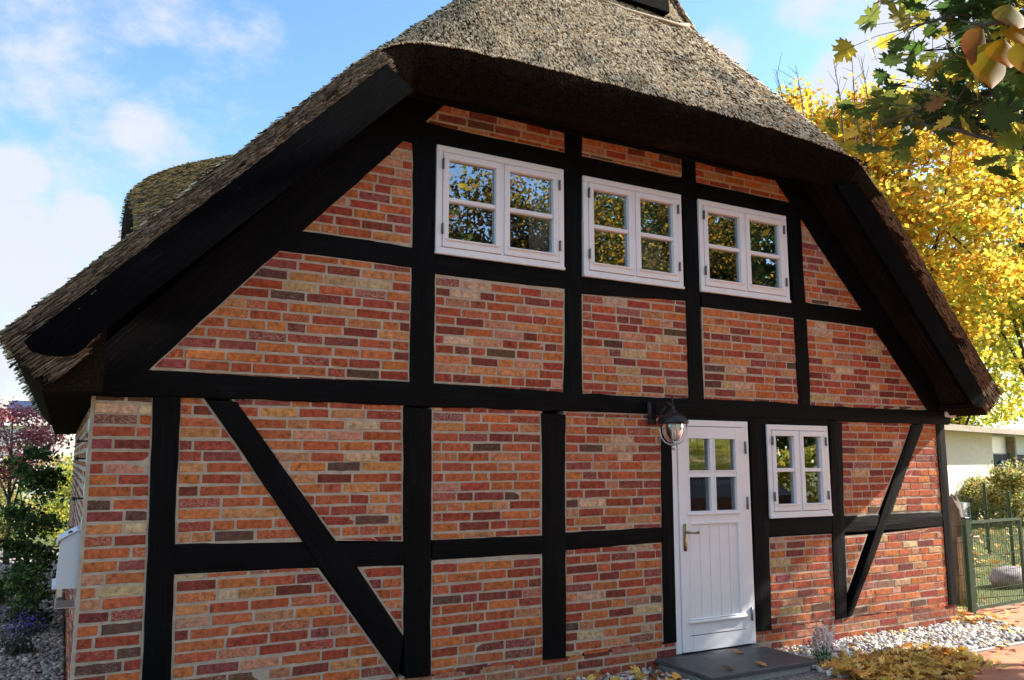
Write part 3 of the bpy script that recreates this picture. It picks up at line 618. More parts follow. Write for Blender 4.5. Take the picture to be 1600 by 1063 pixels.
    n = 14000; u = rng.uniform(0, 1, n); y = rng.uniform(1.8, 5.5, n); hh = np.exp(-((y-4.0)/1.45)**4); x0 = .26+.1*(1-hh); x = x0+u*2.3; z = zmain(x0)-.25+hh*1.68+(x-x0)*(.45+.6*(1-hh))
    P0 = np.stack([x, y, z+.01], 1); P0[:, 2] += .03*vnoise(P0, 1.5, 3)-.16*np.exp(-u/.06); D = np.array([-1, -.1, -.5])+rng.normal(size=(n, 3))*.25; R_ = frames(D)
    sh = [(-.5, 0, -5), (.5, 0, -5), (0, .8, -5), (-.5, 0, 5), (.5, 0, 5), (0, .8, 5)]
    g = rng.uniform(0, 1, (n, 1)); c = np.where(g < .35, np.array([[.08, .07, .04]]), np.where(g < .78, np.array([[.50, .29, .13]])*(.6+g*.6), np.array([[.55, .37, .12]])*g))
    tag(cloud('dormer_reed_ends', sh, [(0, 1, 4), (0, 4, 3), (1, 2, 5), (1, 5, 4), (2, 0, 3), (2, 3, 5), (3, 4, 5)], P0, R_, np.full(n, .008), MAT['reed'], dm, np.concatenate([c, np.ones((n, 1))], 1)), kind='stuff')
    mb = MB(); mb.box(.42, .5, 3.0, 5.6, zmain(np.array(.5))-.2, 4.1); mb.build('dormer_wall', MAT['board'], house)
roof()
# ---- barge boards, soffits
def barge(pts_out, pts_in, seed, name='barge_board'):
    """boards at the verge: outer and inner edge polylines, cut as one plank"""
    y0, y1 = -.50, -.46; n = len(pts_out); mb = MB(); vs = []; uv = []
    for i in range(n):
        o_, i_ = pts_out[i], pts_in[i]
        for s, y in ((0, y1), (0, y0+.006), (.02, y0), (.98, y0), (1, y0+.006), (1, y1)):
            vs.append((o_[0]*(1-s)+i_[0]*s, y, o_[1]*(1-s)+i_[1]*s)); uv.append((i*.4+seed, s*.3))
    k = 6; fs = [(i*k+j, i*k+(j+1) % k, (i+1)*k+(j+1) % k, (i+1)*k+j) for i in range(n-1) for j in range(k)]+[tuple(range(k))[::-1], tuple((n-1)*k+j for j in range(k))]
    return mb.add(vs, fs, None, uv).build(name, MAT['board'], house)
def lerp2(a, b, n): return [(a[0]+(b[0]-a[0])*i/n, a[1]+(b[1]-a[1])*i/n) for i in range(n+1)]
BQ = lambda pts: [at(px, py, -.5) for px, py in pts]
lo = BQ([(75, 556), (48, 549), (37, 533)])+lerp2(*BQ([(52, 519), (604, 100)]), 12); li = BQ([(100, 557), (118, 553), (132, 543)])+lerp2(*BQ([(146, 529), (646, 140)]), 12)
barge(lo, li, 3)
ri = BQ([(1530, 637), (1521, 633), (1513, 622)])+lerp2(*BQ([(1503, 606), (1308, 290)]), 12); ro_ = BQ([(1536, 636), (1540, 630), (1539, 620)])+lerp2(*BQ([(1533, 606), (1340, 288)]), 12)
barge(ro_, ri, 9)
def soffit():
    mb = MB()
    def plank(p, q, w, y0, y1, t=.02):
        p = Vector(p); q = Vector(q); d = (q-p).normalized(); n = Vector((-d.y, d.x))
        v = [p, q, q+n*t, p+n*t]; u0 = rnd.uniform(0, 9)
        mb.add([(a.x, y0, a.y) for a in v]+[(a.x, y1, a.y) for a in v], [(0, 1, 2, 3), (7, 6, 5, 4), (0, 4, 5, 1), (1, 5, 6, 2), (2, 6, 7, 3), (3, 7, 4, 0)], None, [(u0, 0), (u0+2, 0), (u0+2, .02), (u0, .02), (u0, .1), (u0+2, .1), (u0+2, .12), (u0, .12)])
    for i in range(4):
        y0 = -.385+i*.096; plank((-.16, 2.42), (2.1, 4.72), .1, y0, y0+.093)
        plank((8.73, 2.25), (6.35, 4.70), .1, y0, y0+.093)
        mb.box(1.7, 6.9, -.42+i*.098, -.42+i*.098+.095, 4.62, 4.64)
    mb.build('soffit', MAT['soffit'], house)
    mb = MB(); mb.prism([(-.29, 2.13), (.02, 2.14), (.02, 2.62), (-.34, 2.36)], -.40, 9.3); mb.build('eave_thatch', simple('deep_shade_eave_reed', (.012, .0085, .005), 1.0, nscale=60, namp=.5, bstr=1, spec=.02), house)  # left eave reed darkened further, painting in the shade under the roof
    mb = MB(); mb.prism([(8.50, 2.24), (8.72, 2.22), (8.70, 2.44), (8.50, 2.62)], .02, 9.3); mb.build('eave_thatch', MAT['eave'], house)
    # the eave returns at the gable ends
    mb = MB(); mb.box(8.44, 8.66, -.36, .03, 2.30, 2.345); mb.build('eave_return', MAT['soffit'], house)
soffit()

# ---- windows
def hinge(x, z, y, parent, h=.08, w=.014):
    mb = MB(); mb.box(x-w/2, x+w/2, y-.012, y+.01, z-h/2, z+h/2, .003); mb.tube([(x, y-.012, z-h/2-.004), (x, y-.012, z+h/2+.004)], .007, 8); mb.build('hinge', MAT['grey_metal'], parent, True)
def window(x0, x1, z0, z1, label, Y=-.03, parent=house):
    fw = .052; cw = .052; mb = MB(); yb = .07
    mb.box(x0, x1, Y, yb, z1-fw, z1, .004); mb.box(x0, x1, Y, yb, z0, z0+fw, .004); mb.box(x0, x0+fw, Y+.0006, yb, z0+fw, z1-fw, .003); mb.box(x1-fw, x1, Y+.0006, yb, z0+fw, z1-fw, .003)
    xm = (x0+x1)/2; mb.box(xm-.012, xm+.012, Y+.004, yb, z0+fw, z1-fw, .002)
    mb.box(x0-.004, x1+.004, Y-.010, Y+.02, z0-.006, z0+.016, .003)
    w = mb.build('window', MAT['white'], parent); tag(w, label)
    for side in (0, 1):
        a = (x0+fw+.004, xm-.014)[0] if side == 0 else xm+.014; b = xm-.014 if side == 0 else x1-fw-.004; yc = Y-.006; lo, hi = z0+fw+.005, z1-fw-.004
        c = MB(); c.box(a, b, yc, yb-.02, hi-cw, hi, .005); c.box(a, b, yc, yb-.02, lo, lo+cw+.012, .005); c.box(a, a+cw, yc+.0006, yb-.02, lo+cw+.012, hi-cw, .004); c.box(b-cw, b, yc+.0006, yb-.02, lo+cw+.012, hi-cw, .004)
        zm = (lo+hi)/2+.005; c.box(a+cw, b-cw, yc+.008, yb-.035, zm-.018, zm+.018, .005)
        c.box(a+cw*.6, b-cw*.6, yc-.014, yc+.01, lo+cw+.0, lo+cw+.016, .004)    # drip rail
        c.build('casement', MAT['white'], w)
        g = MB(); g.box(a+cw-.004, b-cw+.004, Y+.032, Y+.036, lo+cw, hi-cw+.004); g.build('glass', MAT['glass'], w)
        hx = a-.004 if side == 0 else b+.004
        for hz in (lo+.14, hi-.10): hinge(hx, hz, yc, w)
    s = MB(); s.box(x0+fw-.01, xm, yb-.018, yb-.015, z0+fw-.01, z1-fw+.01); return w
wins = [(2.283, 3.472, 3.345, 4.232, 'upper window nearest the left slope'), (3.672, 4.775, 3.315, 4.215, 'middle upper window'), (4.985, 6.15, 3.315, 4.21, 'upper window nearest the right slope'), (5.752, 6.592, 1.205, 2.085, 'small ground floor window right of the door')]
for w in wins: window(*w)

# ---- door
def door():
    Y = -.02; x0, x1, z0, z1 = 4.612, 5.515, .092, 2.105; mb = MB()
    mb.box(x0-.02, x1, Y, .08, z1-.055, z1, .004); mb.box(x0-.02, x0+.035, Y+.0006, .08, z0, z1-.055, .004); mb.box(x1-.06, x1, Y+.0006, .08, z0, z1-.055, .004)
    fr = MB(); a, b, lo, hi = x0+.04, x1-.065, z0+.008, z1-.06; yl = Y-.012
    gx = [(4.765, 5.028), (5.075, 5.34)]; gz = [(1.285, 1.60), (1.645, 1.945)]
    # leaf built of stiles and rails round the openings
    fr.box(a, gx[0][0], yl, .03, lo, hi, .004); fr.box(gx[1][1], b, yl, .03, lo, hi, .004)
    fr.box(gx[0][0], gx[1][1], yl+.0005, .029, gz[1][1], hi-.001); fr.box(gx[0][0], gx[1][1], yl+.0005, .029, 1.185, gz[0][0]); fr.box(gx[0][0], gx[1][1], yl+.0005, .029, lo+.001, .36)
    fr.box(gx[0][1], gx[1][0], yl+.004, .028, gz[0][0], gz[1][1], .004); 
    for g in gx: fr.box(g[0], g[1], yl+.0045, .027, gz[0][1], gz[1][0], .004)
    # recessed tongue and groove boards
    n = 5; w = (gx[1][1]-gx[0][0])/n
    for i in range(n): fr.box(gx[0][0]+i*w+.0012, gx[0][0]+(i+1)*w-.0012, yl+.011, .025, .34, 1.2, .004)
    # mouldings
    X0, X1 = gx[0][0], gx[1][1]
    for (p, q, r, s) in ((X0-.012, X1+.012, 1.175, 1.2), (X0-.012, X0+.012, .36, 1.175), (X1-.012, X1+.012, .36, 1.175)): fr.box(p, q, yl-.007, yl+.012, r, s, .005)
    fr.box(X0-.05, X1+.05, yl-.024, yl+.008, .335, .362, .008); fr.box(X0-.04, X1+.04, yl-.016, yl+.008, .362, .378, .006)
    fr.box(X0-.03, X1+.03, yl-.016, yl+.008, gz[0][0]-.028, gz[0][0]-.004, .006)
    for g in gx:
        for z in gz:
            for q in ((g[0]-.006, g[1]+.006, z[1]-.008, z[1]+.006), (g[0]-.006, g[1]+.006, z[0]-.006, z[0]+.008)): fr.box(q[0], q[1], yl-.005, yl+.01, q[2], q[3], .004)
            for q in ((g[0]-.006, g[0]+.008), (g[1]-.008, g[1]+.006)): fr.box(q[0], q[1], yl-.0055, yl+.009, z[0]+.008, z[1]-.008, .004)
    d = fr.build('door', MAT['white'], house); tag(d, 'white panelled door with four glass panes')
    mb.build('door_frame', MAT['white'], d)
    gp = MB(); gp.box(X0-.002, X1+.002, .002, .006, gz[0][0]-.002, gz[1][1]+.002); gp.build('glass', MAT['rglass'], d)
    gr = MB(); gr.box(X0-.04, X1+.04, yl-.0008, yl+.002, .232, .237); gr.build('door_joint', MAT['dark'], d)
    for hz in (.36, 1.35, 1.86): hinge(b+.004, hz, yl, d, .11, .02)
    h = MB(); hx = 4.70; pl = []
    for k in range(24):
        t = 2*math.pi*k/24; pl.append((hx+.019*math.cos(t), 1.07+(.1 if math.sin(t) > 0 else -.1)+.019*math.sin(t)))
    h.prism(pl, yl-.008, yl+.001); h.tube([(hx, yl-.006, 1.115), (hx, yl-.05, 1.115)], .011, 12); h.tube([(hx, yl-.05, 1.115), (hx+.03, yl-.056, 1.113), (hx+.075, yl-.056, 1.108), (hx+.1, yl-.05, 1.112)], [.010, .008, .008, .011], 10)
    h.lathe((hx+.108, yl-.052, 1.112), [(.0, -.014), (.012, -.010), (.016, 0), (.012, .010), (0, .014)], 12)
    h.tube([(hx, yl-.011, 1.0), (hx, yl-.006, 1.0)], .010, 12); h.build('door_handle', MAT['brass'], d, True)
door()

# ---- the room behind the windows
def room():
    mb = MB()
    for (xa, xb, za, zb, zf) in ((.3, 8.2, 0.05, 2.15, 0), (2.15, 6.3, 2.45, 4.35, 0)):
        vs = [(x, y, z) for x in (xa, xb) for y in (.125, 4.2) for z in (za, zb)]
        mb.add(vs, [(0, 1, 3, 2), (4, 6, 7, 5), (2, 3, 7, 6), (0, 2, 6, 4), (1, 5, 7, 3)])
    mb.build('interior_room', MAT['room'], house)
room()
def curtain(x0, x1, z0, z1, label, amp=.02, k=26):
    mb = MB(); n = int((x1-x0)/.008); nv = 6; vs = []
    for i in range(n+1):
        for j in range(nv+1):
            x = x0+(x1-x0)*i/n; t = j/nv; vs.append((x+.01*math.sin(t*3+x*9), .10+amp*math.sin(x*k*6.28/2)+.006*math.sin(x*90), z0+(z1-z0)*t))
    fs = [(i*(nv+1)+j, (i+1)*(nv+1)+j, (i+1)*(nv+1)+j+1, i*(nv+1)+j+1) for i in range(n) for j in range(nv)]
    n0 = len(vs); vs2 = [(a, b+.003, c) for a, b, c in vs]; mb.add(vs, fs); mb.add(vs2, [f[::-1] for f in fs])
    o = mb.build('curtain', MAT['curtain'], smooth=True); tag(o, label, 'curtain', 'curtains hanging behind the windows')
curtain(3.2, 3.52, 3.3, 4.3, 'pale curtain hanging at the right edge of the large upper window nearest the left slope')
curtain(4.3, 4.85, 3.3, 4.3, 'grey looking curtain filling the right half of the middle upper window')
curtain(5.75, 6.2, 3.3, 4.3, 'pale curtain behind the right casement of the upper window nearest the right slope')
curtain(6.28, 6.6, 1.2, 2.15, 'thin curtain at the right side of the small window beside the door', .012)
def ornament():
    mb = MB(); mb.box(3.73, 4.02, .075, .16, 3.352, 3.372, .003); vs = []; 
    t = thing('sill_ornament', 'white crown shaped dish standing inside the middle upper window', 'ornament', (3.86, .11, 3.37))
    m2 = MB(); pr = [(.045, 0), (.055, .01), (.07, .05), (.085, .085)]
    n = 30; v = []; f = []
    for i, (r, z) in enumerate(pr):
        for k in range(n):
            a = 2*math.pi*k/n; zz = z+(.02*math.cos(5*a) if i == 3 else 0); v.append((3.86+r*math.cos(a)*1.3, .14+r*math.sin(a)*.6, 3.372+zz))
    for i in range(3):
        for k in range(n): f.append((i*n+k, i*n+(k+1) % n, (i+1)*n+(k+1) % n, (i+1)*n+k))
    m2.add(v, f); m2.build('dish', MAT['curtain'], t, True); 
    t = thing('sill_candle', 'small orange flame shaped ornament inside the lower left pane of the first upper window', 'ornament', (2.5, .12, 3.40))
    m3 = MB(); m3.lathe((2.53, .13, 3.4), [(.0, 0), (.022, .0), (.024, .05), (.02, .055), (0, .056)], 14); m3.build('cup', MAT['curtain'], t, True)
    m3 = MB(); m3.lathe((2.47, .13, 3.4), [(.01, 0), (.035, .03), (.04, .07), (.02, .12), (0, .15)], 12); m3.build('flame_shade', MAT['candle'], t, True)
ornament()

# ---- wall lantern
def lantern():
    cx, cy = 4.385, -.29; t = thing('wall_lantern', 'black domed lantern with clear glass hanging on a bracket left of the white door', 'lantern', (cx, 0, 2.15))
    mb = MB(); mb.lathe((cx, cy, 2.06), [(.0, .105), (.02, .105), (.035, .1), (.045, .092), (.05, .08), (.075, .072), (.108, .05), (.128, .02), (.136, -.004), (.132, -.008), (.12, 0), (.09, .03), (.0, .06)], 32); mb.build('dome', MAT['black_metal'], t, True)
    mb = MB(); mb.tube([(cx, cy, 2.16), (cx, cy, 2.285)], .006, 8); mb.lathe((cx, cy, 2.16), [(.014, 0), (.017, .01), (.011, .02), (.017, .03), (.01, .045)], 12); mb.lathe((cx, cy, 2.27), [(0, -.01), (.009, 0), (0, .03)], 10); mb.build('finial', MAT['black_metal'], t, True)
    mb = MB(); mb.lathe((cx, cy, 2.05), [(.092, .0), (.094, -.03), (.088, -.08), (.07, -.125), (.04, -.155), (.0, -.165)], 28); mb.build('glass', MAT['lglass'], t, True)
    mb = MB(); mb.lathe((cx, cy, 2.05), [(.0, .01), (.03, .0), (.033, -.03), (.022, -.05), (.0, -.085)], 14); mb.build('bulb', MAT['white'], t, True)
    mb = MB()
    for k in range(4):
        a = math.pi/4+k*math.pi/2; pts = [(cx+r*math.cos(a), cy+r*math.sin(a), 2.055+z) for r, z in ((.116, 0), (.113, -.06), (.1, -.12), (.07, -.16), (.03, -.18), (.0, -.185))]; mb.tube(pts, .0065, 8)
    mb.lathe((cx, cy, 1.865), [(0, .01), (.018, .006), (.012, -.006), (.02, -.016), (.012, -.03), (0, -.04)], 14); mb.build('cage', MAT['steel'], t, True)
    mb = MB(); mb.tube([(cx, cy, 2.2), (cx-.01, cy+.06, 2.235), (cx-.02, cy+.17, 2.225), (cx-.02, -.03, 2.17)], .011, 10); mb.box(cx-.06, cx+.02, -.05, -.02, 2.05, 2.25, .008)
    mb.tube([(cx-.02, -.03, 2.1), (cx-.02, cy+.15, 2.13), (cx-.012, cy+.08, 2.2)], .008, 8); mb.build('bracket', MAT['black_metal'], t, True)
lantern()

# ---- mailbox round the left corner
def mailbox():
    t = thing('mailbox', 'white metal mailbox with newspaper tube fixed at the left house corner', 'mailbox', (-.06, .3, 1.1))
    # hung on the side wall, its broad front turned to the garden path
    x1 = -.012; D = .13; y0, y1 = .13, .47; mb = MB()
    prof = [(x1, 0.955), (x1-D-.02, .955-.0), (x1-D-.02, .975), (x1-D, .98), (x1-D+.012, 1.245), (x1-.03, 1.30), (x1, 1.305)]
    n = len(prof); vs = [(x, y0, z) for x, z in prof]+[(x, y1, z) for x, z in prof]
    mb.add(vs, [tuple(range(n))[::-1], tuple(range(n, 2*n))]+[(i, (i+1) % n, n+(i+1) % n, n+i) for i in range(n)]); mb.build('box', MAT['mailbox'], t)
    mb = MB(); pr = [(x1, 1.312), (x1-.03, 1.306), (x1-D-.004, 1.25), (x1-D-.012, 1.215), (x1-D-.006, 1.215), (x1-D+.0, 1.243), (x1-.03, 1.299), (x1, 1.304)]
    n = len(pr); vs = [(x, y0-.012, z+.003) for x, z in pr]+[(x, y1+.012, z+.003) for x, z in pr]; mb.add(vs, [tuple(range(n))[::-1], tuple(range(n, 2*n))]+[(i, (i+1) % n, n+(i+1) % n, n+i) for i in range(n)]); mb.build('lid', MAT['mailbox'], t)
    mb = MB(); pts = [(x1-.065+.055*math.cos(a), .885+.04*math.sin(a)) for a in np.linspace(-.1, 2*math.pi-.4, 22)]
    mb.box(x1-.125, x1-.005, y0, y1-.05, .838, .842); mb.box(x1-.125, x1-.121, y0, y1-.05, .842, .9); mb.box(x1-.009, x1-.005, y0, y1-.05, .842, .95); mb.box(x1-.12, x1-.09, y0+.05, y0+.054, .9, .96)
    mb.build('newspaper_tray', MAT['steel'], t)
mailbox()
def cable():
    mb = MB(); pts = []
    for i in range(14): pts.append((-.02-.006*math.sin(i*1.7), .10+.012*math.sin(i), 2.02-i*.056))
    mb.tube(pts, .005, 6); mb.tube([(-.02, .07, 2.0), (-.02, .07, 1.93)], .012, 8)
    o = mb.build('wall_cable', MAT['curtain'], smooth=True); tag(o, 'thin pale cable running down the side wall above the mailbox', 'cable')
    for i, z in enumerate((1.86, 1.75, 1.5, 1.29)):
        mb = MB(); mb.box(-.075, .0, .16, .175, z-.006, z+.006, .002); mb.lathe((-.08, .168, z-.012), [(0, 0), (.012, .0), (.012, .02), (0, .024)], 8)
        o = mb.build('wall_bracket', MAT['black_metal']); tag(o, ['uppermost short black peg on the side wall under the eave', 'second black peg down on the side wall', 'third black peg down on the side wall', 'lowest black peg on the side wall just above the mailbox'][i], 'bracket', 'black pegs on the side wall')
cable()
def corner_light():
    t = thing('gutter_box', 'small white box fixed under the eave at the right house corner', 'box', (8.6, .02, 2.22)); mb = MB()
    mb.box(8.515, 8.70, -.04, .05, 2.225, 2.285, .006); mb.build('case', MAT['mailbox'], t); mb = MB(); mb.box(8.56, 8.60, -.02, .04, 2.284, 2.33); mb.build('clip', MAT['grey_metal'], t)
corner_light()

# ---- doorstep
def step():
    t = thing('doorstep', 'dark slate slab on a concrete base in front of the white door', 'doorstep', (4.95, -.35, 0)); mb = MB()
    mb.box(4.35, 5.52, -.70, -.012, .05, .085, .006); mb.build('slab', MAT['slate'], t); mb = MB(); mb.box(4.39, 5.48, -.66, -.012, -.1, .049, .004); mb.build('base', MAT['concrete'], t)
step()

# ------------------------------------------------------------------ maple leaf shape
def maple_shape():
    half = [(0, -.5), (.06, -.36), (.22, -.42), (.20, -.30), (.42, -.26), (.36, -.16), (.50, -.02), (.30, .0), (.34, .12), (.50, .22), (.34, .24), (.34, .36), (.20, .26), (.14, .2), (.14, .36), (.2, .44), (.08, .48), (0, .68)]
    pts = half+[(-x, y) for x, y in half[1:-1]][::-1]
    V = [(0, -.1, 0)]+[(x, y, .10*abs(x)-.12*y*y) for x, y in pts]; n = len(pts); F = [(0, i+1, (i+1) % n+1) for i in range(n)]
    return np.array(V), F
MAPLE_V, MAPLE_F = maple_shape()
def scatter_cols(n, pal):
    a = np.array([c for c, w in pal]); w = np.array([w for c, w in pal], float); w /= w.sum(); i = rng.choice(len(a), n, p=w)
    c = a[i]*rng.uniform(.7, 1.25, (n, 1))*rng.uniform(.93, 1.07, (n, 3)); return np.concatenate([c, np.ones((n, 1))], 1)
GOLD = [((.80, .52, .05), 30), ((.82, .62, .10), 25), ((.68, .34, .04), 14), ((.55, .52, .08), 18), ((.26, .33, .05), 9), ((.5, .18, .03), 4)]
YG_ = [((.5, .46, .07), 30), ((.3, .36, .06), 30), ((.16, .24, .04), 20), ((.62, .45, .07), 14)]
GREEN = [((.06, .12, .025), 30), ((.1, .16, .03), 22), ((.04, .08, .02), 20), ((.22, .2, .04), 6)]
LITTER = [((.74, .42, .09), 30), ((.78, .54, .17), 22), ((.5, .22, .05), 16), ((.36, .15, .05), 12), ((.68, .5, .12), 14), ((.2, .09, .04), 5)]

def crown_points(c, rad, n, clumps, clump_r, seed, hollow=.45):
    g = np.random.default_rng(seed); q = g.normal(size=(clumps, 3)); q /= np.linalg.norm(q, axis=1)[:, None]
    q = q*(g.uniform(hollow, 1, (clumps, 1))**.6); cc = np.array(c)+q*np.array(rad); k = g.integers(0, clumps, n)
    d = g.normal(size=(n, 3))*clump_r*np.array([1, 1, .6])*g.uniform(.5, 1.1, (clumps, 1))[k]; return cc[k]+d, cc
STREET = [((.50, .29, .04), 26), ((.34, .26, .045), 22), ((.09, .11, .025), 26), ((.2, .08, .02), 12), ((.05, .065, .02), 20)]
LEMON = [((.78, .68, .10), 30), ((.55, .58, .10), 24), ((.30, .38, .06), 18), ((.82, .56, .07), 20)]
def tree(name, label, cat, base, h, crown_c, rad, n, size, pal, seed, clumps=60, clump_r=.5, trunk_r=.2, group=None, limbs=9, hollow=.45, shape=None, faces=None, lm='leaf'):
    t = thing(name, label, cat, base, group); r = random.Random(seed)
    P, cc = crown_points(crown_c, rad, n, clumps, clump_r, seed, hollow); P[:, 2] = np.maximum(P[:, 2], base[2]+.05)
    N = rng.normal(size=(n, 3))*.8+np.array([0, 0, .7]); cols = scatter_cols(n, pal)
    sh = LEAF_Q if shape is None else shape; fc = LEAF_QF if faces is None else faces
    mb = MB(); b = Vector(base); top = Vector(crown_c)+Vector((0, 0, rad[2]*.5)); pts = [b.lerp(top, i/7)+Vector((r.uniform(-.12, .12)*trunk_r*4, r.uniform(-.12, .12)*trunk_r*4, 0)) for i in range(8)]; pts[0] = b-Vector((0, 0, .1))
    mb.tube(pts, [trunk_r*(1.25 if i == 0 else 1-.11*i) for i in range(8)], 10)
    for i in range(limbs):
        s = pts[2+i % 5]; e = Vector(cc[r.randrange(len(cc))]); m1 = s.lerp(e, .35)+Vector((r.uniform(-.2, .2), r.uniform(-.2, .2), r.uniform(0, .4)))*trunk_r*3; mb.tube([s, m1, s.lerp(e, .7)+Vector((0, 0, .15)), e], [trunk_r*.45, trunk_r*.3, trunk_r*.18, trunk_r*.05], 6)
    mb.build('trunk', MAT['bark'], t, True)
    cloud('crown', sh, fc, P, frames(N), rng.uniform(.6, 1.25, n)*size, MAT[lm], t, cols); return t
# golden trees behind the house, right
def bg_trees():
    K = [  # px, distance, crown centre z, radii, n, palette, label
        (1305, 34, 128, (3.9, 3.8, 5.0), 22000, GOLD, 'golden maple rising just behind the right roof edge'),
        (1440, 36, 120, (4.4, 4.2, 6.4), 27000, GOLD, 'broad golden yellow maple in the middle of the row behind the shed'),
        (1622, 44, 80, (4.8, 4.6, 8.0), 24000, LEMON, 'yellow green tree at the right edge of the picture behind the shed'),
        (1500, 47, 400, (8, 5, 4.6), 18000, LEMON, 'wide yellow green tree low behind the shed roof')]
    for i, (px, dist, cz, rad, n, pal, lab) in enumerate(K):
        p = far(px, 700, dist); cz = zat(cz, px, p)-rad[2]; tree('maple_tree' if pal is GOLD else 'broadleaf_tree', lab, 'tree', (p[0], p[1], 0), cz, (p[0], p[1], cz), rad, n, .27, pal, 50+i, clumps=150, clump_r=.66, lm='bright_leaf', trunk_r=.22, group='autumn trees behind the house', limbs=14, hollow=.3)
bg_trees()
#@@MORE@@
# ---- trees that shade the house from the right (they stand just outside the picture)
tree('maple_tree', 'golden maple shading the wall from just beyond the right edge', 'tree', (12.4, -2.8, 0), 0, (12.2, -2.6, 6.3), (1.8, 1.9, 2.8), 11000, .2, GOLD, 71, clumps=60, clump_r=.45, trunk_r=.16)
tree('maple_tree', 'tall golden maple shading the wall from far beyond the right edge', 'tree', (17.5, -4.1, 0), 0, (17.4, -3.9, 10.3), (2.0, 1.7, 3.3), 16000, .24, GOLD, 72, clumps=60, clump_r=.55, trunk_r=.2)
# ---- the street side behind the photographer, seen in the panes
for i, (x, y, h, r, pal, lab) in enumerate([(7.5, -21, 14.2, 4.0, GREEN, 'dark green tree across the street mirrored in the leftmost pane'), (12.6, -22, 13.4, 4.0, STREET, 'bronze maple across the street mirrored in the first upper window'), (19, -22, 13.6, 4.2, STREET, 'golden maple across the street mirrored in the middle upper window'),
        (26, -23, 15.5, 4.2, STREET, 'large golden maple across the street mirrored in the third upper window'), (33, -22, 15, 4, YG_, 'yellow green tree across the street at the far end'), (22.5, -27, 15.5, 4, GREEN, 'dark green tree standing behind the golden maples across the street'), (-2, -22, 11, 3.6, GREEN, 'dark green tree across the street behind the photographer'), (12, -31, 13.5, 4.5, GREEN, 'tall dark tree in the back row across the street, nearest the left'), (31, -30, 20, 6, GREEN, 'tall dark tree in the back row across the street, nearest the right'), (38, -29, 20, 6, GREEN, 'tallest dark tree at the far right end across the street')]):
    tree('street_tree', lab, 'tree', (x, y, 0), 0, (x, y, h*.56), (r, r, h*.44), 9000 if y < -27 else 26000, .6 if y < -27 else .2, pal, 80+i, clumps=70, clump_r=.8, trunk_r=.25, group='trees across the street', limbs=8, hollow=.2)
def hedge(name, label, p, q, h, w, n, size, pal, seed):
    p = np.array(p); q = np.array(q); t = rng.uniform(0, 1, n); P = np.zeros((n, 3)); P[:, :2] = p+(q-p)*t[:, None]+rng.normal(size=(n, 2))*w*.3
    P[:, 2] = rng.uniform(0, 1, n)**.7*(h*(1+.15*vnoise(P[:, :2], 1.2, seed)))
    o = cloud(name, LEAF_Q, LEAF_QF, P, frames(rng.normal(size=(n, 3))+np.array([0, 0, .5])), rng.uniform(.6, 1.3, n)*size, MAT['leaf'], None, scatter_cols(n, pal)); return tag(o, label, 'hedge')
hedge('hedge', 'long green and yellow hedge across the street mirrored in the door panes', (2, -13), (40, -13), 2.2, 1.0, 16000, .22, YG_, 5)

# ---- parked car mirrored in the door panes
def car():
    cx, cy = 12.2, -8.2; t = thing('parked_car', 'dark parked car mirrored in the lower door panes', 'car', (cx, cy, 0)); L = 2.1; mb = MB()
    prof = [(-2.1, .35), (-2.12, .62), (-2.0, .85), (-1.35, .96), (-.75, 1.36), (-.3, 1.45), (.7, 1.45), (1.3, 1.38), (1.95, .98), (2.1, .9), (2.12, .4), (1.9, .28), (-1.9, .26)]
    ws = [.78, .82, .82, .84, .62, .58, .58, .62, .82, .8, .8, .8, .8]; n = len(prof); vs = []
    for s in (-1, 1): vs += [(cx+x, cy+s*w, z) for (x, z), w in zip(prof, ws)]
    mb.add(vs, [tuple(range(n)), tuple(range(n, 2*n))[::-1]]+[(i, n+i, n+(i+1) % n, (i+1) % n) for i in range(n)]); mb.build('body', MAT['carpaint'], t)
    for s in (-1, 1):
        mb = MB(); mb.add([(cx-1.2, cy+s*.79, .98), (cx-.72, cy+s*.66, 1.33), (cx+1.25, cy+s*.66, 1.33), (cx+1.8, cy+s*.81, .99), (cx+1.8, cy+s*.83, .985), (cx-1.2, cy+s*.83, .975)], [(0, 1, 2, 3), (0, 3, 4, 5)]); mb.build('side_window', MAT['solar'], t)
        mb = MB(); mb.tube([(cx-.7, cy+s*.6, 1.44), (cx-.5, cy+s*.58, 1.49), (cx+1.0, cy+s*.58, 1.48), (cx+1.25, cy+s*.6, 1.42)], .018, 8); mb.build('roof_rail', MAT['steel'], t, True)
        for x in (-1.35, 1.35):
            mb = MB(); w = [(cx+x+.32*math.cos(a), .32+.32*math.sin(a)) for a in np.linspace(0, 2*math.pi, 25)[:-1]]; mb.prism(w, cy+s*.66, cy+s*.86); wh = mb.build('wheel', MAT['rubber'], t)
            mb = MB(); w = [(cx+x+.2*math.cos(a), .32+.2*math.sin(a)) for a in np.linspace(0, 2*math.pi, 25)[:-1]]; mb.prism(w, cy+s*.861, cy+s*.865); mb.build('rim', MAT['steel'], wh)
car()

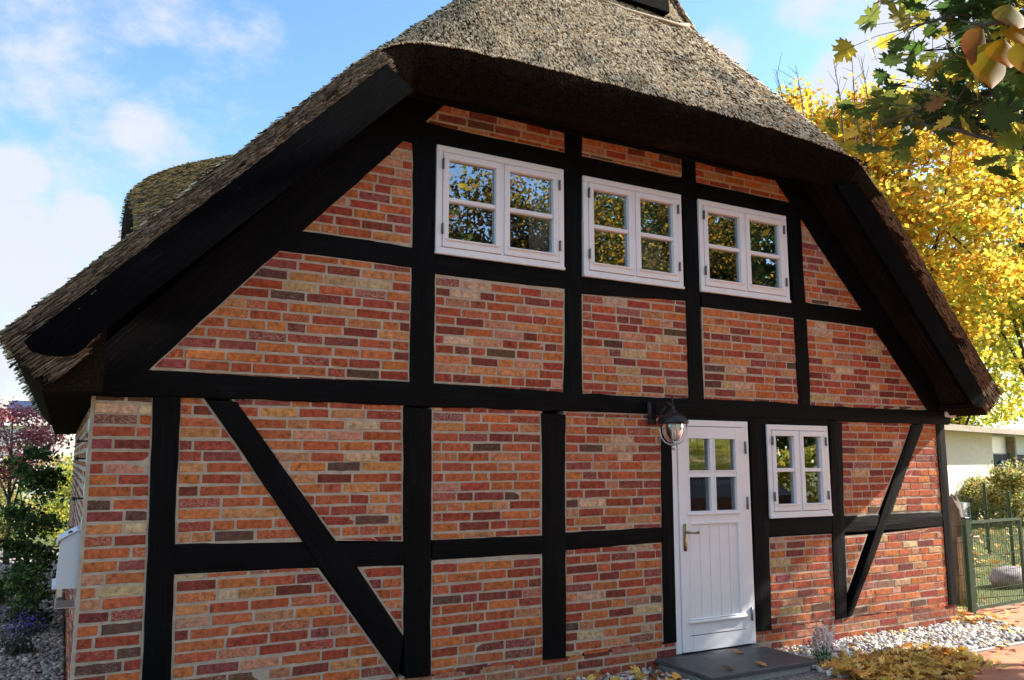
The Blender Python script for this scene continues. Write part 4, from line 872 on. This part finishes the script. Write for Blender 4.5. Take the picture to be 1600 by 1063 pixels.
# ---- foreground maple: its twigs hang into the upper right corner
def fg_maple():
    b = Vector((3.75, -5.2, 0)); t = thing('foreground_maple', 'green and yellow maple branches hanging into the upper right corner', 'tree', b); r = random.Random(4)
    mb = MB(); trunk = [b+Vector((.02*i, .02*math.sin(i), .62*i-.1)) for i in range(8)]; mb.tube(trunk, [.1, .085, .08, .075, .07, .06, .05, .035], 10); mb.build('trunk', MAT['bark'], t, True)
    W = lambda px, py, d: Vector(far(px, py, d))
    br = [([(1700, 215), (1600, 190), (1480, 168), (1380, 190)], 2.8, .009), ([(1680, 250), (1600, 232), (1500, 205), (1425, 192)], 2.7, .010), ([(1700, 120), (1600, 139), (1475, 154), (1370, 168)], 2.9, .010), ([(1690, 10), (1580, 30), (1500, 22), (1425, 42)], 2.8, .010), ([(1700, -60), (1600, -40), (1500, -50), (1400, -30)], 3.0, .012),
          ([(1720, 170), (1650, 175), (1560, 150), (1480, 150)], 3.2, .009), ([(1720, 40), (1640, 70), (1570, 95), (1500, 100)], 3.3, .009), ([(1740, 260), (1680, 120), (1640, 30), (1610, -50)], 2.9, .012), ([(1760, 220), (1660, 130), (1560, 70), (1440, 80)], 3.1, .009)]
    P = []; N = []; mb = MB(); pm = MB()
    ends = [Vector((3.9, -5.1, z)) for z in (2.3, 2.2, 2.6, 3.0, 3.3, 2.4, 2.9, 3.4, 2.7)]
    for (pts, d, rad), e in zip(br, ends):
        q = [e]+[W(px, py, d+r.uniform(-.1, .1)) for px, py in pts]; mb.tube(q, [rad*2.4, rad*1.2, rad*.8, rad*.6, rad*.3], 7)
        for i in range(1, 4):
            a, c = q[i], q[i+1]
            for k in range(15 if d in (2.7, 2.8) else 21):
                p = a.lerp(c, r.random()); s = p+Vector((r.gauss(0, .085), r.gauss(0, .12), r.uniform(-.06, .11))); pm.tube([p, p.lerp(s, .5)+Vector((0, 0, .01)), s], [.0016, .0012, .001], 4)
                P.append(s); N.append((r.gauss(0, .6), r.gauss(-.5, .6), r.gauss(.5, .6)))
    for k in range(1500):    # the crown above the picture
        a = r.uniform(0, 6.28); rr = r.uniform(.0, 1.5); P.append(Vector((3.5+rr*math.cos(a), -5.2+rr*math.sin(a), 4.45+r.uniform(-.25, 1.5)))); N.append((r.gauss(0, .5), r.gauss(0, .5), 1))
    mb.build('branch', MAT['bark'], t, True); pm.build('leaf_stalks', MAT['bark'], t)
    P = np.array([tuple(p) for p in P]); N = np.array(N); n = len(P)
    pal = [((.07, .12, .025), 36), ((.14, .18, .035), 24), ((.04, .075, .02), 24), ((.55, .42, .05), 18), ((.38, .29, .045), 20), ((.34, .14, .04), 6)]
    tag(cloud('leaves', MAPLE_V, MAPLE_F, P, frames(N), rng.uniform(.06, .125, n), MAT['leaf'], t, scatter_cols(n, pal)), kind='stuff')
fg_maple()
def ovate_twig():
    t = thing('cherry_twig', 'twig with large oval yellow and reddish leaves close to the upper right corner', 'branch', tuple(far(1640, 30, 1.25)))
    mb = MB(); q = [Vector(far(px, py, d)) for px, py, d in ((1760, -60, 1.4), (1640, 18, 1.3), (1590, 30, 1.22), (1535, 40, 1.2), (1500, 32, 1.2))]; mb.tube(q, [.006, .004, .003, .0025, .001], 7)
    L = [(1532, 40, 1518, 102, .30, (.20, .09, .02)), (1548, 66, 1550, 138, .42, (.25, .21, .015)), (1568, 60, 1578, 106, .46, (.33, .19, .01)), (1592, 40, 1606, 72, .5, (.33, .19, .01)), (1578, 6, 1592, 44, .5, (.18, .15, .02)), (1610, 60, 1622, 128, .45, (.22, .18, .02))]
    for i, (x0, y0, x1, y1, w, c) in enumerate(L):
        A = Vector(far(x0, y0, 1.2)); B = Vector(far(x1, y1, 1.17)); d = B-A; ln = d.length; d.normalize(); s = d.cross(Vector(FW)).normalized(); nrm = s.cross(d); m = MB(); vs = []; cols = []
        for j in range(11):
            u = j/10; ww = ln*w*math.sin(math.pi*min(1, u**.8))*(1-.35*u)*.9+.0005
            for k in range(5):
                v = (k-2)/2; vs.append(A+d*(ln*u)+s*(ww*v)+nrm*(.12*ww*v*v*2+.05*ln*math.sin(u*3)+(.03*ww if k == 2 else 0)))
                f = max(0, u-.55+.35*abs(v)); cols.append((c[0]+f*.12, c[1]*(1-f*.6), c[2], 1))
        m.add(vs, [(j*5+k, j*5+k+1, (j+1)*5+k+1, (j+1)*5+k) for j in range(10) for k in range(4)], cols); m.build('leaf', MAT['leaf'], t, True)
        s0 = q[2] if x0 > 1560 else q[3]; mb.tube([s0, s0.lerp(A, .5)+Vector((0, 0, .01)), A], [.0022, .0018, .0016], 6)
    mb.build('stem', MAT['bark'], t, True)
ovate_twig()
# bare shoots rising over the golden maple
for i, (px, y0, y1) in enumerate([(1302, 172, 92), (1330, 200, 75), (1345, 180, 88), (1212, 150, 108), (1243, 168, 102)]):
    mb = MB(); d = 27; a = Vector(far(px+rnd.uniform(5, 22), y0+60, d)); c = Vector(far(px, y1, d)); mid = a.lerp(c, .5)+Vector((.1, 0, .1)); mb.tube([a, mid, c], [.03, .02, .008], 5)
    for k in range(7):
        p = a.lerp(c, .35+.09*k); mb.tube([p, p+Vector((rnd.uniform(-.5, .5), rnd.uniform(-.4, .4), rnd.uniform(.2, .7)))], [.01, .004], 4)
    o = mb.build('bare_shoot', MAT['bark']); tag(o, ['thin bare shoot left of the tallest ones above the yellow crown', 'tallest bare leaning shoot above the yellow crown', 'bare shoot just right of the tallest one', 'leftmost bare shoot over the right roof slope', 'second bare shoot from the left over the roof slope'][i], 'twig', 'bare shoots above the maple crowns')

# ---- fallen leaves, pebbles
def litter(name, label, P, size, pal=LITTER, flat=.35):
    n = len(P); N = rng.normal(size=(n, 3))*flat+np.array([0, 0, 1]); return cloud(name, MAPLE_V*np.array([1, 1, 1.6]), MAPLE_F, P, frames(N), rng.uniform(.6, 1.15, n)*size, MAT['litter'], None, scatter_cols(n, pal))
def pile():
    n = 9000; px = rng.normal(1385, 85, n); py = rng.normal(1042, 22, n); k = (px > 1245) & (py > 985) & (py < 1110)
    G = np.array([gnd(a, b) for a, b in zip(px[k], py[k])]); x, y = G[:, 0], G[:, 1]
    dens = np.exp(-((y+.98+.02*(x-6))/.30)**2)*sstep(5.45, 5.7, x)*(1-sstep(6.5, 7.4, x)); m = (rng.random(len(x)) < dens) & ~((x < 5.56) & (y > -.74)); G = G[m][:1500]
    G[:, 2] = .015+rng.uniform(0, .06, len(G))*np.exp(-((G[:, 1]+.98)/.28)**2)
    o = litter('fallen_leaves', '', G, .10, flat=.6); tag(o, kind='stuff')
    n = 260; G = np.stack([rng.uniform(5.6, 10.5, n), rng.uniform(-2.2, .9, n), rng.uniform(.015, .03, n)], 1); tag(litter('scattered_leaves', '', G, .1, flat=.2), kind='stuff')
    n = 90; G = np.stack([rng.uniform(8.45, 9.0, n), rng.uniform(-.25, .5, n), rng.uniform(.02, .06, n)], 1); tag(litter('corner_leaves', '', G, .1), kind='stuff')
    n = 60; G = np.stack([rng.uniform(3.4, 4.33, n), rng.uniform(-.7, -.05, n), rng.uniform(.02, .05, n)], 1); tag(litter('doorside_leaves', '', G, .1), kind='stuff')
    n = 1600; G = np.stack([rng.uniform(9.5, 26, n), rng.uniform(.9, 11, n), rng.uniform(.03, .05, n)], 1); tag(litter('lawn_leaves', '', G, .13), kind='stuff')
    for i, (px, py, lab, c) in enumerate([(1153, 1018, 'brown maple leaf lying at the back of the slate doorstep near the door', (.42, .22, .08)), (1190, 1037, 'light brown leaf lying right of the middle of the slate doorstep', (.5, .27, .1)), (1137, 1044, 'dark curled leaf lying at the front of the slate doorstep', (.12, .06, .04)), (1503, 1036-2, 'yellow leaf alone on the red paving', (.6, .4, .1))]):
        g = gnd(px, py, .1 if i < 3 else .01); P = np.array([[g[0], g[1], .1 if i < 3 else .012]]); o = cloud('fallen_leaf', MAPLE_V, MAPLE_F, P, frames(np.array([[.15, -.25, 1.]])), np.array([.1]), MAT['litter'], None, np.array([[*c, 1]])); tag(o, lab, 'leaf', 'single fallen leaves by the door')
pile()
def pebbles(name, x, y, z, smin_, smax_, pal):
    import itertools
    ph = (1+5**.5)/2; v = []
    for a, b in itertools.product((-1, 1), (-ph, ph)): v += [(0, a, b), (a, b, 0), (b, 0, a)]
    v = np.array(v, float); v /= np.linalg.norm(v[0]); dm = np.linalg.norm(v[:, None]-v[None], axis=2); F = []
    for i in range(12):
        for j in range(i+1, 12):
            for k in range(j+1, 12):
                if dm[i, j] < 1.2 and dm[j, k] < 1.2 and dm[i, k] < 1.2:
                    f = (i, j, k); F.append(f if np.dot(np.cross(v[j]-v[i], v[k]-v[i]), v[i]) > 0 else (i, k, j))
    n = len(x); S = rng.uniform(smin_, smax_, n)[:, None]*rng.uniform(.55, 1.25, (n, 3)); S[:, 2] *= .7
    R_ = frames(rng.normal(size=(n, 3))*.5+np.array([0, 0, 1])); P = np.stack([x, y, z], 1); sh = v+rng.normal(size=v.shape)*.06
    o = cloud(name, sh, F, P, R_, S, MAT['pebble'], None, scatter_cols(n, pal)); o.data.polygons.foreach_set('use_smooth', [True]*len(o.data.polygons)); return tag(o, kind='stuff')
PB = [((.62, .58, .54), 30), ((.5, .46, .42), 20), ((.34, .31, .29), 16), ((.68, .65, .62), 16), ((.45, .33, .25), 10), ((.16, .15, .15), 6)]
n = 6500; x = rng.uniform(5.5, 9.05, n); y = rng.uniform(-.88, .9, n); m = ((y < -.01) | (x > 8.55)) & (y < -.88+(9.05-x)*99) & (x < 8.45+(y+.9)*.58) & ~((x < 5.54) & (y > -.72)); x, y = x[m], y[m]
pebbles('pebble_strip', x, y, rng.uniform(.0, .02, len(x)), .014, .034, PB)
n = 700; pebbles('pebble_strip', rng.uniform(2.9, 4.32, n), rng.uniform(-.85, -.02, n), rng.uniform(0, .02, n), .014, .03, PB)
n = 9000; x = rng.uniform(-1.0, -.03, n); y = .8+11*rng.uniform(0, 1, n)**1.4; pebbles('garden_gravel', x, y, rng.uniform(-.005, .012, n), .013, .03, [((.36, .30, .25), 30), ((.25, .21, .18), 20), ((.46, .41, .36), 16), ((.14, .12, .11), 10)])

# ---- heather beside the step
def heather():
    g = gnd(1288, 1040); t = thing('heather_plant', 'small heather with pink and white flower spikes at the corner of the doorstep', 'plant', (g[0], g[1], 0)); P = []; C = []; mb = MB(); r = random.Random(3); Pl = []
    for i in range(46):
        a = r.uniform(0, 6.28); b = Vector((g[0]+.05*math.cos(a)*r.random(), g[1]+.05*math.sin(a)*r.random(), 0)); tip = b+Vector((math.cos(a)*r.uniform(.0, .12), math.sin(a)*r.uniform(0, .12), r.uniform(.2, .34))); mb.tube([b, b.lerp(tip, .5)+Vector((0, 0, .02)), tip], [.002, .0018, .001], 4)
        c = r.choice([(.8, .75, .72), (.75, .7, .68), (.55, .2, .33), (.62, .33, .42), (.45, .2, .12)])
        for k in range(26):
            u = .5+.5*k/26; P.append(b.lerp(tip, u)+Vector((r.gauss(0, .006), r.gauss(0, .006), .01))); C.append((*c, 1))
        for k in range(26): Pl.append(b.lerp(tip, r.uniform(.05, .55))+Vector((r.gauss(0, .008), r.gauss(0, .008), 0)))
    mb.build('stems', MAT['grass'], t); P = np.array([tuple(p) for p in P]); tag(cloud('blossom', LEAF_Q, LEAF_QF, P, rots(len(P)), rng.uniform(.015, .024, len(P)), MAT['petal'], t, np.array(C)), kind='stuff')
    P = np.array([tuple(p) for p in Pl]); tag(cloud('foliage', LEAF_Q, LEAF_QF, P, rots(len(P)), rng.uniform(.012, .022, len(P)), MAT['grass'], t, scatter_cols(len(P), [((.05, .14, .03), 1), ((.09, .17, .03), 1)])), kind='stuff')
heather()

# ---- gate, fence panel, stones at the right
def gate():
    G0 = gnd(1524, 955, .06); G1 = gnd(1600, 941, .06); d = (G1-G0); d[2] = 0; d /= np.linalg.norm(d); zt = zat(817, 1524, G0); zb = .085
    t = thing('garden_gate', 'green metal gate filled with thin upright wires', 'gate', (G0[0], G0[1], 0)); W = 1.15; A = Vector((G0[0], G0[1], 0)); D = Vector(tuple(d))
    mb = MB(); 
    for z in (zb, zt): mb.tube([A+Vector((0, 0, z)), A+D*W+Vector((0, 0, z))], .021, 4)
    for u in (0, W): mb.tube([A+D*u+Vector((0, 0, zb-.02)), A+D*u+Vector((0, 0, zt+.02))], .021, 4)
    mb.build('gate_frame', MAT['green_metal'], t); mb = MB(); n = 23
    for i in range(1, n): p = A+D*(W*i/n); mb.tube([p+Vector((0, 0, zb)), p+Vector((0, 0, zt))], .0028, 4)
    for k in range(1, 5): z = zb+(zt-zb)*k/5; mb.tube([A+Vector((0, -.006, z)), A+D*W+Vector((0, -.006, z))], .0035, 4)
    mb.build('wire_infill', MAT['green_metal'], t); mb = MB()
    for k in range(5): z = zb+(zt-zb)*(k+.3)/5; mb.lathe((A.x-.012, A.y-.028, z), [(0, -.008), (.008, -.004), (.008, .004), (0, .008)], 8)
    mb.tube([A+Vector((.02, -.03, zt-.16)), A+Vector((.10, -.05, zt-.155))], .008, 6); mb.build('gate_lever', MAT['steel'], t)
    B = A-D*.075; t = thing('gate_post', 'thick dark green gate post right of the house corner', 'post', tuple(B)); mb = MB(); mb.box(B.x-.036, B.x+.036, B.y-.03, B.y+.03, -.1, zt+.05, .005); mb.build('post', MAT['green_metal'], t); mb = MB(); mb.box(B.x-.04, B.x+.04, B.y-.034, B.y+.034, zt+.05, zt+.062, .003); mb.build('cap', MAT['black_metal'], t)
    t = thing('wire_fence', 'short thin wire mesh panel between the house corner and the gate post', 'fence', (8.52, .3, 0)); a = Vector((8.52, .3, 0)); b = Vector((B.x-.04, B.y, 0)); mb = MB()
    for i in range(13): p = a.lerp(b, i/12); mb.tube([p+Vector((0, 0, .08)), p+Vector((0, 0, zt-.02))], .0026, 4)
    mb.build('upright_wires', MAT['green_metal'], t); mb = MB()
    for k in range(6): z = .1+(zt-.14)*k/5; mb.tube([a+Vector((0, -.005, z)), b+Vector((0, -.005, z))], .0032, 4)
    mb.build('cross_wires', MAT['green_metal'], t)
gate()
def stone(name, label, c, rx, ry, rz, m, seed, lean=0, cat='stone'):
    n, k = 26, 16; vs = []; fs = []
    for j in range(k+1):
        ph = -math.pi/2+math.pi*j/k
        for i in range(n):
            a = 2*math.pi*i/n; v = np.array([math.cos(ph)*math.cos(a), math.cos(ph)*math.sin(a), math.sin(ph)]); v = np.sign(v)*np.abs(v)**.8; f = 1+.10*float(vnoise(v, 1.6, seed))+.05*float(vnoise(v, 4.5, seed+1))
            vs.append((c[0]+v[0]*rx*f+lean*v[2], c[1]+v[1]*ry*f, c[2]+v[2]*rz*f))
    for j in range(k):
        for i in range(n): fs.append((j*n+i, j*n+(i+1) % n, (j+1)*n+(i+1) % n, (j+1)*n+i))
    mb = MB(); mb.add(vs, fs); o = mb.build(name, m, smooth=True); return tag(o, label, cat)
q = far(1492, 900, 12.0); zs = zat(778, 1492, q); stone('standing_stone', 'tall brown upright stone right behind the house corner', (q[0], q[1], zs*.42), .13, .17, zs*.58, MAT['rock'], 12)
g = gnd(1585, 917); stone('boulder', 'rounded pinkish grey boulder on the grass behind the gate', (g[0]+.12, g[1]+.1, .10), .36, .2, .155, MAT['pale_rock'], 8)
g = gnd(1524, 944)
mb = MB(); mb.tube([(g[0], g[1]+.1, -.05), (g[0]+.01, g[1]+.1, .35), (g[0], g[1]+.1, .72), (g[0]-.02, g[1]+.1, .80)], [.085, .08, .075, .05], 12); tag(mb.build('wooden_stump', MAT['wood_grey'], smooth=True), 'pale upright log behind the gate next to the gate post', 'log')
def thin_fence():
    for i, (px, yt, yb) in enumerate([(1546, 756, 866), (1585, 770, 893), (1640, 790, 925)]):
        g = gnd(px, yb); zt = zat(yt, px, g); mb = MB(); mb.tube([(g[0], g[1], -.1), (g[0], g[1], zt)], .028, 8); mb.lathe((g[0], g[1], zt), [(.03, 0), (.03, .015), (0, .03)], 8); o = mb.build('fence_post', MAT['green_metal']); tag(o, ['dark green fence post on the lawn behind the gate, nearer the house', 'dark green fence post on the lawn behind the gate, second from the house', 'fence post beyond the right edge'][i], 'post', 'fence posts on the lawn')
    a = gnd(1546, 866); b = gnd(1640, 925); a2 = a+(a-b)*1.1; t = thing('wire_fence', 'fine chain link fence strung between thin green posts on the lawn', 'fence', (a[0], a[1], 0)); mb = MB(); A = Vector((a2[0], a2[1], 0)); B = Vector((b[0], b[1], 0)); L = (B-A).length; n = int(L/.12)
    for i in range(n):
        p = A.lerp(B, i/n); q = A.lerp(B, min(1, (i+6)/n)); s = A.lerp(B, max(0, (i-6)/n)); mb.tube([p+Vector((0, 0, .05)), q+Vector((0, 0, .95))], .0018, 3); mb.tube([p+Vector((0, 0, .05)), s+Vector((0, 0, .95))], .0018, 3)
    mb.build('wire_mesh', MAT['green_metal'], t); mb = MB(); mb.tube([A+Vector((0, 0, .97)), B+Vector((0, 0, .97))], .004, 5); mb.build('top_wire', MAT['green_metal'], t)
thin_fence()
def shed():
    O = gnd(1560, 811); O[2] = 0; b = math.radians(-14); u = Vector((math.cos(b), -math.sin(b), 0)); w = Vector((math.sin(b), math.cos(b), 0)); O = Vector(tuple(O))
    dist = (O.xy-Vector((CAM[0], CAM[1]))).length; zt = zat(678, 1560, O)
    def blk(mb, u0, u1, w0, w1, z0, z1, z1b=None):
        z1b = z1 if z1b is None else z1b; vs = [O+u*a+w*c+Vector((0, 0, z)) for a in (u0, u1) for c, zz in ((w0, z1), (w1, z1b)) for z in (z0, zz)]
        mb.add(vs, [(0, 1, 3, 2), (4, 6, 7, 5), (0, 4, 5, 1), (2, 3, 7, 6), (0, 2, 6, 4), (1, 5, 7, 3)])
    t = thing('garden_shed', 'low cream rendered shed with a flat grey roof beyond the lawn', 'shed', tuple(O))
    mb = MB(); blk(mb, -6, 0, 0, 4, 0, zt); mb.build('wall', MAT['render'], t)
    mb = MB(); blk(mb, 0.0, 6, .14, 4, 0, zt); mb.build('back_wall', MAT['whitewall'], t)
    mb = MB(); blk(mb, .08, 1.5, .09, .14, 1.95, zt-.05); mb.build('door_panel', MAT['mailbox'], t); mb = MB(); blk(mb, .04, 4.0, .07, .14, 0, 1.92); mb.build('dark_panel', MAT['dark'], t)
    mb = MB(); blk(mb, 1.75, 1.9, -.1, .14, 0, zt-.05); mb.build('door_jamb', MAT['wood_grey'], t)
    mb = MB(); blk(mb, -6.3, 6.2, -.58, 4.2, zt, zt+.10, zt+.62); mb.build('roof', MAT['felt'], t); mb = MB(); blk(mb, -6.3, 6.2, -.61, -.58, zt-.03, zt+.13); mb.build('fascia', MAT['wood_grey'], t)
    t = thing('hose_reel', 'round blue hose reel hanging on the dark part of the shed', 'hose reel', tuple(O+u*.85)); c = O+u*.85+w*.02+Vector((0, 0, 1.5)); mb = MB(); mb.tube([c+(u*math.cos(a)+Vector((0, 0, 1))*math.sin(a))*.22 for a in np.linspace(0, 2*math.pi, 25)], .035, 6)
    for a in np.linspace(0, math.pi, 4)[:-1]: mb.tube([c-(u*math.cos(a)+Vector((0, 0, 1))*math.sin(a))*.21, c+(u*math.cos(a)+Vector((0, 0, 1))*math.sin(a))*.25], .015, 5)
    mb.tube([c+Vector((0, 0, -.25)), c+Vector((0, 0, -.5)), c+u*.1+Vector((0, 0, -1.45))], .03, 6); mb.build('reel', MAT['blue'], t, True)
    # house with a red roof behind
    P = Vector(tuple(far(1512, 700, 50))); P.z = 0; zr = zat(662, 1500, P); zr2 = zat(640, 1500, P+w*3)
    t = thing('red_roofed_house', 'house with a red tiled roof just showing above the shed roof', 'house', tuple(P)); mb = MB()
    vs = [P+u*a+w*c+Vector((0, 0, z)) for a in (-9, 1.2) for c, z in ((0, zr), (3.4, zr2), (6.8, zr))]; mb.add(vs, [(0, 3, 4, 1), (1, 4, 5, 2), (0, 1, 2), (3, 5, 4)]); mb.build('roof', MAT['tile_red'], t)
    mb = MB(); vs = [P+u*a+w*c+Vector((0, 0, z)) for a in (-8.8, 1.0) for c in (.25, 6.5) for z in (0, zr+.05)]; mb.add(vs, [(0, 1, 3, 2), (4, 6, 7, 5), (0, 4, 5, 1), (2, 3, 7, 6)]); mb.build('wall', MAT['wood_grey'], t)
    mb = MB(); mb.tube([P+u*-9+Vector((0, 0, zr-.05))-w*.08, P+u*1.3+Vector((0, 0, zr-.05))-w*.08], .1, 8); mb.build('gutter', MAT['grey_metal'], t)
    for i, (px, yt, m, lab) in enumerate([(1505, 716, MAT['wood_grey'], 'thin grey pole standing in front of the cream shed wall'), (1586, 708, MAT['green_metal'], 'thin green pole standing right of the shed door')]):
        g = far(px, 800, dist*.93); g[2] = 0; mb = MB(); z = zat(yt, px, g); mb.tube([(g[0], g[1], -.1), (g[0], g[1], z)], .03, 6); mb.lathe((g[0], g[1], z), [(.035, 0), (.035, .02), (0, .03)], 6); tag(mb.build('garden_pole', m), lab, 'pole')
    g = far(1511, 797, 24.8); g[2] = 0; t = thing('white_crate', 'small white box standing on the lawn before the shrubs', 'box', tuple(g)); mb = MB(); zt2 = zat(786, 1512, g); a = Vector(tuple(g)); vs = [a+u*x+w*y+Vector((0, 0, z)) for x in (-.24, .24) for y in (0, .3) for z in (0.0, zt2)]; mb.add(vs, [(0, 1, 3, 2), (4, 6, 7, 5), (0, 4, 5, 1), (2, 3, 7, 6), (1, 5, 7, 3)]); mb.build('case', MAT['whitewall'], t)
    mb = MB(); vs = [a+u*x-w*.012+Vector((0, 0, z)) for x in (.02, .14) for z in (.1, zt2-.1)]; vs += [v-w*.01 for v in vs]; mb.add(vs, [(4, 6, 7, 5), (0, 1, 3, 2), (0, 4, 5, 1), (2, 3, 7, 6)]); mb.build('panel', MAT['grey_metal'], t)
shed()
def shrub(label, c, r3, n, size, pal, seed, name='shrub', group=None, stems=7, clumps=30, clump_r=.14):
    c = np.array(c, float); t = thing(name, label, 'shrub', (c[0], c[1], 0), group); P, cc = crown_points(c, r3, n, clumps, clump_r, seed, .3); P[:, 2] = np.maximum(P[:, 2], .03)
    cloud('foliage', LEAF_Q, LEAF_QF, P, frames(rng.normal(size=(n, 3))+np.array([0, 0, .4])), rng.uniform(.6, 1.25, n)*size, MAT['leaf'], t, scatter_cols(n, pal))
    mb = MB(); g = random.Random(seed)
    for i in range(stems):
        e = cc[g.randrange(len(cc))]; b = Vector((c[0]+g.uniform(-.1, .1), c[1]+g.uniform(-.1, .1), -.03)); mb.tube([b, b.lerp(Vector(e), .5)+Vector((g.uniform(-.05, .05), g.uniform(-.05, .05), .05)), Vector(e)], [.014, .01, .004], 5)
    mb.build('stems', MAT['bark'], t); return t
SH = [((.5, .42, .12), 24), ((.3, .34, .1), 24), ((.14, .2, .05), 20), ((.55, .35, .15), 10), ((.6, .5, .35), 8)]
for i, (px, d, h, lab) in enumerate([(1488, 26.8, 1.35, 'leftmost of the light yellow green shrubs in front of the cream shed'), (1513, 26.5, 1.2, 'pale yellow green shrub just left of the middle of the shed wall'), (1541, 26.8, 1.3, 'yellow green shrub below the right half of the shed wall'), (1570, 26.2, 1.5, 'fuller green and yellow shrub below the blue hose reel'), (1602, 26.4, 1.6, 'yellow shrub at the right edge of the picture before the shed')]):
    g = far(px, 780, d); shrub(lab, (g[0], g[1], h*.52), (.85, .6, h*.55), 3200, .085, SH, 200+i, group='shrubs in front of the shed', clump_r=.16)

# ---- the garden at the left of the house
PURP = [((.38, .13, .15), 30), ((.24, .07, .10), 22), ((.48, .2, .2), 14), ((.5, .32, .2), 6)]
DG = [((.05, .085, .025), 30), ((.09, .15, .04), 26), ((.18, .24, .06), 14), ((.03, .05, .015), 12)]
shrub('dark green upright shrub growing against the left side wall', (-.40, 5.0, 1.1), (.27, .42, .82), 4800, .055, DG, 301, clumps=44, clump_r=.09)
shrub('low dark green shrub at the foot of the taller shrub by the side wall', (-.34, 4.2, .35), (.22, .3, .35), 1500, .05, DG, 302, clump_r=.07)
tree('plum_tree', 'purple leaved plum tree beyond the left side of the house', 'tree', (-.85, 10.5, 0), 0, (-.95, 10.5, 2.05), (.85, .8, .72), 6500, .065, PURP, 303, clumps=50, clump_r=.17, trunk_r=.045)
shrub('yellow and orange shrub at the left edge of the picture', (-1.45, 8.6, .75), (.55, .5, .65), 3200, .06, [((.42, .3, .06), 20), ((.3, .26, .05), 20), ((.14, .17, .04), 20), ((.45, .2, .05), 8)], 304)
shrub('small yellowish shrub behind the gravel path', (-1.1, 12.2, .7), (.8, .5, .6), 2800, .07, SH, 305)
shrub('pale green shrub beside the far end of the gravel', (-.1, 13.5, .8), (.5, .5, .9), 2800, .07, YG_, 306)
shrub('low green leafy plant at the left edge beside the gravel', (-.98, 6.2, .18), (.34, .4, .2), 1400, .07, [((.07, .13, .03), 2), ((.12, .2, .05), 1)], 307, name='garden_plant', stems=4, clump_r=.08)
for i, (x, y, lab) in enumerate([(-.72, 3.95, 'purple flowering lavender at the lower left edge of the picture'), (-.36, 3.1, 'purple flowering lavender at the bottom of the gravel path'), (-.95, 5.1, 'purple flowering lavender farther back at the left edge')]):
    t = shrub(lab, (x, y, .12), (.14, .14, .12), 500, .03, [((.05, .07, .05), 1), ((.09, .11, .08), 1)], 320+i, name='lavender', group='lavender plants along the gravel', stems=12, clumps=14, clump_r=.05)
    n = 260; P = np.array([x, y, .27])+rng.normal(size=(n, 3))*np.array([.09, .09, .05]); tag(cloud('blossom', LEAF_Q, LEAF_QF, P, rots(n), rng.uniform(.014, .026, n), MAT['petal'], t, scatter_cols(n, [((.12, .07, .35), 2), ((.2, .1, .45), 1)])), kind='stuff')
def left_fence():
    t = thing('mesh_fence', 'dark green double wire fence crossing the garden at the far left', 'fence', (-2, 15.5, 0)); mb = MB(); 
    for i in range(70): x = -4+i*.06; mb.tube([(x, 15.5, .05), (x, 15.5, 1.25)], .005, 4)
    mb.build('upright_wires', MAT['green_metal'], t); mb = MB()
    for k in range(7): mb.tube([(-4, 15.49, .08+k*.19), (.2, 15.49, .08+k*.19)], .007, 4)
    mb.build('cross_wires', MAT['green_metal'], t)
    for x in (-3.2, -1.2): mb = MB(); mb.box(x-.03, x+.03, 15.51, 15.57, 0, 1.3); mb.build('post', MAT['green_metal'], t)
left_fence()
tag(hedge('hedge', '', (-14, 24), (2.5, 23), 1.7, 1.6, 9000, .13, YG_, 6), 'sunlit yellow green hedge behind the fence at the far left', 'hedge')
def far_house():
    P = far(22, 700, 42); t = thing('far_house', 'white house with a grey roof and solar panels far behind the plum tree', 'house', (P[0], P[1], 0)); b = 0.45; x, y = P[0], P[1]; zr = zat(628, 20, P); ze = zat(662, 20, P)
    mb = MB(); mb.box(x-6, x+1.6, y, y+7, 0, ze); mb.build('wall', MAT['whitewall'], t); mb = MB(); mb.add([(x-6.3, y-.4, ze-.1), (x+1.9, y-.4, ze-.1), (x+1.9, y+3.5, zr+.4), (x-6.3, y+3.5, zr+.4), (x-6.3, y+7.4, ze-.1), (x+1.9, y+7.4, ze-.1)], [(0, 1, 2, 3), (3, 2, 5, 4), (0, 3, 4), (1, 5, 2)]); mb.build('roof', MAT['felt'], t)
    k = (zr+.4-ze+.1)/3.9; mb = MB(); f = lambda u, v: (x+u, y-.4+v, ze-.1+k*v+.06); mb.add([f(-.4, 1.8), f(.5, 1.8), f(.5, 3.3), f(-.4, 3.3)]+[f(.55, 1.8), f(1.45, 1.8), f(1.45, 3.3), f(.55, 3.3)], [(0, 1, 2, 3), (4, 5, 6, 7)]); mb.build('solar_panel', MAT['solar'], t)
    mb = MB(); mb.box(x-2.4, x-1.4, y-.03, y+.02, 1.2, 2.5); mb.build('window', MAT['dark'], t)
far_house()
# tufts of grass by the gate and along the lawn edge
n = 24000; x = 9.3+rng.uniform(0, 1, n)**1.3*17; y = .5+rng.uniform(0, 1, n)*11; m = (y > .45+(x-9.1)*.06); x, y = x[m], y[m]; n = len(x)
P = np.stack([x, y, np.full(n, .0)], 1); D = rng.normal(size=(n, 3))*.35+np.array([0, 0, 1]); tag(cloud('grass', [(-.06, 0, 0), (.06, 0, 0), (0, .15, 1)], [(0, 1, 2)], P, frames(D), rng.uniform(.03, .075, n)*(1+.04*(x-9)), MAT['grass'], None, scatter_cols(n, [((.1, .17, .03), 3), ((.17, .22, .04), 2), ((.3, .28, .08), 1)])), kind='stuff')
